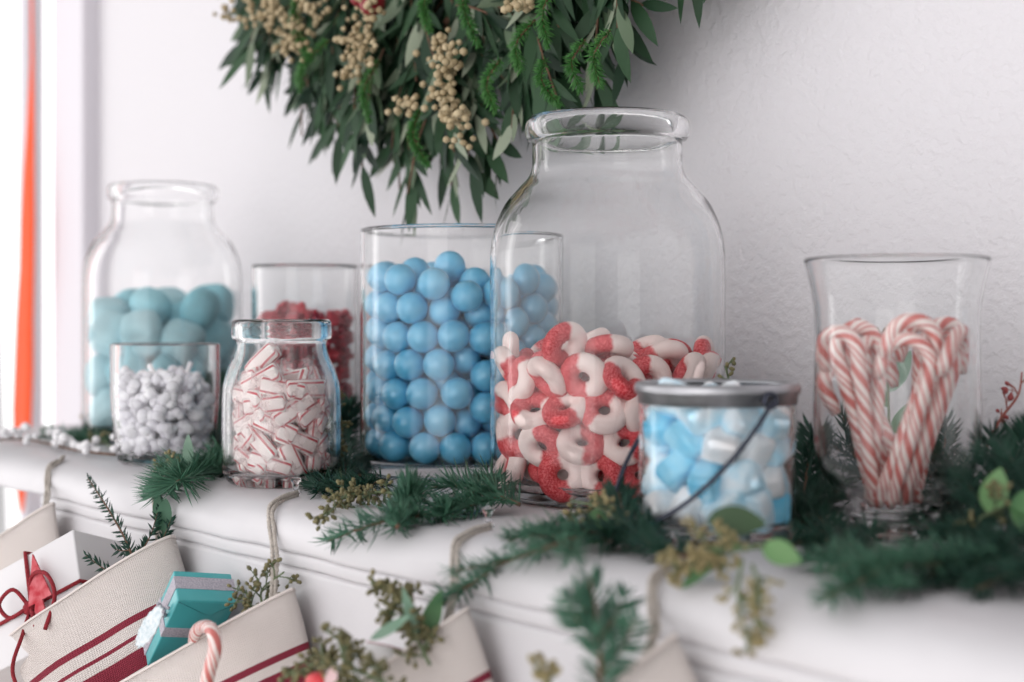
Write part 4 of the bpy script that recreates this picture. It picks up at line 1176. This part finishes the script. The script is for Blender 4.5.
# white gift with red yarn
aw, ad, ah = (.83, -.32, .45), (.5, .80, -.3), (-.264, .474, .824)
W_, D_, H_ = .098, .046, .070
corner = at_y(73, 529, .408)       # front upper right corner
q = oriented(aw, ad, ah)
org = corner + q @ Vector((-W_ / 2, D_ / 2, -H_))
wg = thing('gift_box', 'white wrapped gift tied with dark red yarn in a stocking', 'gift', org)
wg.rotation_mode = 'QUATERNION'; wg.rotation_quaternion = q
mb = MB(); box(mb, -W_ / 2, W_ / 2, -D_ / 2, D_ / 2, 0, H_, .0014); part('wrapped_box', mb, WHITEP, wg)
kx, kz = W_ / 2 - .0440, H_ - .040      # knot on the front face
yb = MB()
def loop_pts(x0, x1, y0, y1, fix, val):
    e = .0014; n_ = []
    if fix == 'z': c = [(x0 - e, y0 - e, val), (x1 + e, y0 - e, val), (x1 + e, y1 + e, val), (x0 - e, y1 + e, val)]
    else: c = [(val, y0 - e, x0 - e), (val, y0 - e, x1 + e), (val, y1 + e, x1 + e), (val, y1 + e, x0 - e)]
    for i in range(4):
        a, b2 = Vector(c[i]), Vector(c[(i + 1) % 4])
        for k in range(6): n_.append(a.lerp(b2, k / 6))
    return n_ + [n_[0]]
tube(yb, loop_pts(-W_ / 2, W_ / 2, -D_ / 2, D_ / 2, 'z', kz + .001), .0014, 8, False)
tube(yb, loop_pts(0, H_, -D_ / 2, D_ / 2, 'x', kx), .0014, 8, False)
yrb = part('yarn_ribbon', yb, YARN, wg)
yb = MB(); y0 = -D_ / 2 - .002
ball(yb, (kx, y0 - .001, kz), .0052, 2, (1, .8, 1))
lp = [(kx, y0, kz), (kx + .010, y0 - .006, kz + .018), (kx + .027, y0 - .010, kz + .012), (kx + .032, y0 - .010, kz - .006), (kx + .022, y0 - .012, kz - .026)]
tube(yb, crom(lp, 8), .0014, 8)
lp = [(kx, y0, kz), (kx - .008, y0 - .006, kz + .016), (kx - .020, y0 - .008, kz + .010), (kx - .014, y0 - .006, kz - .002), (kx, y0 - .003, kz)]
tube(yb, crom(lp, 8), .0014, 8)
lp = [(kx, y0, kz), (kx - .004, y0 - .006, kz - .018), (kx - .004, y0 - .018, kz - .045), (kx + .010, y0 - .022, kz - .075)]
tube(yb, crom(lp, 8), .0013, 8)
lp = [(kx, y0, kz), (kx + .007, y0 - .006, kz - .008), (kx + .010, y0 - .008, kz - .018)]
tube(yb, crom(lp, 8), .0014, 8)
part('yarn_bow', yb, YARN, yrb)
mb = MB(); yy = y0 - .004
tri = [(kx + .012, kz + .034), (kx + .0245, kz - .001), (kx + .016, kz - .001), (kx + .018, kz - .013), (kx + .006, kz - .013), (kx + .0095, kz - .001), (kx + .003, kz - .001)]
n_ = len(tri)
v = [(x, yy, z) for x, z in tri] + [(x, yy - .0012, z) for x, z in tri]
mb.add(v, [tuple(range(n_)), tuple(range(n_, 2 * n_))[::-1]] + [(k, (k + 1) % n_, n_ + (k + 1) % n_, n_ + k) for k in range(n_)])
part('red_tree_tag', mb, REDF, wg, smooth=False)

# candy cane hooked over the cuff of the third stocking
hk = MB()
pth = crom([Y(194, 668, .412), Y(194, 645, .408), Y(196, 632, .400), Y(203, 626.5, .392), Y(211, 629, .384), Y(215, 640, .380), Y(214, 655, .379), Y(209, 672, .378), Y(203, 700, .378), Y(200, 725, .379)], 5)
b0 = pth[-1].copy()
tube(hk, [p - b0 for p in pth], .0037, 14, uv=True)
o = link('candy_cane', hk.mesh('candy_cane', CANE, uv=True), None, b0)
tag(o, 'candy cane hooked over the cuff of the teal gift stocking', 'candy cane')

# red and white wrapped sweet at the bottom
mb = MB(); v, f = ico(3)
c0 = Y(322, 688, .385)
t = thing('wrapped_sweet', 'red and white wrapped sweet under the pods at the picture bottom', 'candy', c0)
part('sweet', pillow(.0085, 1.1, .8, .9, .7), mat('red_sweet_wrapper', (.60, .03, .04), .3), t)
mb = MB()
leaf(mb, Vector((.0, 0, 0)) - FWD * .009 + RIGHT * .004, leafdir(.25, 1, -.2), -FWD, .016, .006, 0, n=6)
part('wrapper_twist', mb, mat('pink_wrapper_twist', (.85, .6, .62), .3), t)
c1 = Y(405, 662, .425)
t = thing('peppermint_stick', 'white and red stick lying behind the fourth stocking cuff', 'candy stick', c1)
mb = MB(); tube(mb, [Vector((0, 0, 0)), leafdir(-1, .28) * .010, leafdir(-1, .28) * .021 - UP * .001], .0058, 14, uv=True)
part('stick', mb, stripe_mat('single_red_stripe', (.85, .82, .82), (.35, .02, .05), [(.60, .72)], k=.001), t, uv=True)

# ------------------------------------------------------------------ ORANGE RIBBON at the window
rbm = MB(); v = []; f = []
spec_ = [(32, -60, 1), (32, 0, 2), (32.5, 60, 3), (31, 120, 7), (29, 170, 11), (28, 220, 14), (27, 270, 15), (25, 320, 17), (24, 370, 19), (22.5, 410, 19), (22, 450, 17), (21.5, 485, 11), (21.5, 512, 3)]
b0 = at_y(22, 480, .735, False)
for (px, py, w) in spec_:
    for (sx, off) in ((-1, 0), (1, 0), (1, .0008), (-1, .0008)):
        p = at_y(px + sx * w / 2, py, .735 + .004 * math.sin(py * .02), False) ; p.y -= off
        v.append(p - b0)
for i in range(len(spec_) - 1):
    for k in range(4):
        k2 = (k + 1) % 4
        f.append((i * 4 + k, i * 4 + k2, (i + 1) * 4 + k2, (i + 1) * 4 + k))
rbm.add(v, f)
o = link('hanging_ribbon', rbm.mesh('hanging_ribbon', mat('orange_red_satin', (.95, .11, .008), .5, trans=.25)), None, b0)
tag(o, 'bright orange red ribbon hanging in front of the window', 'ribbon')
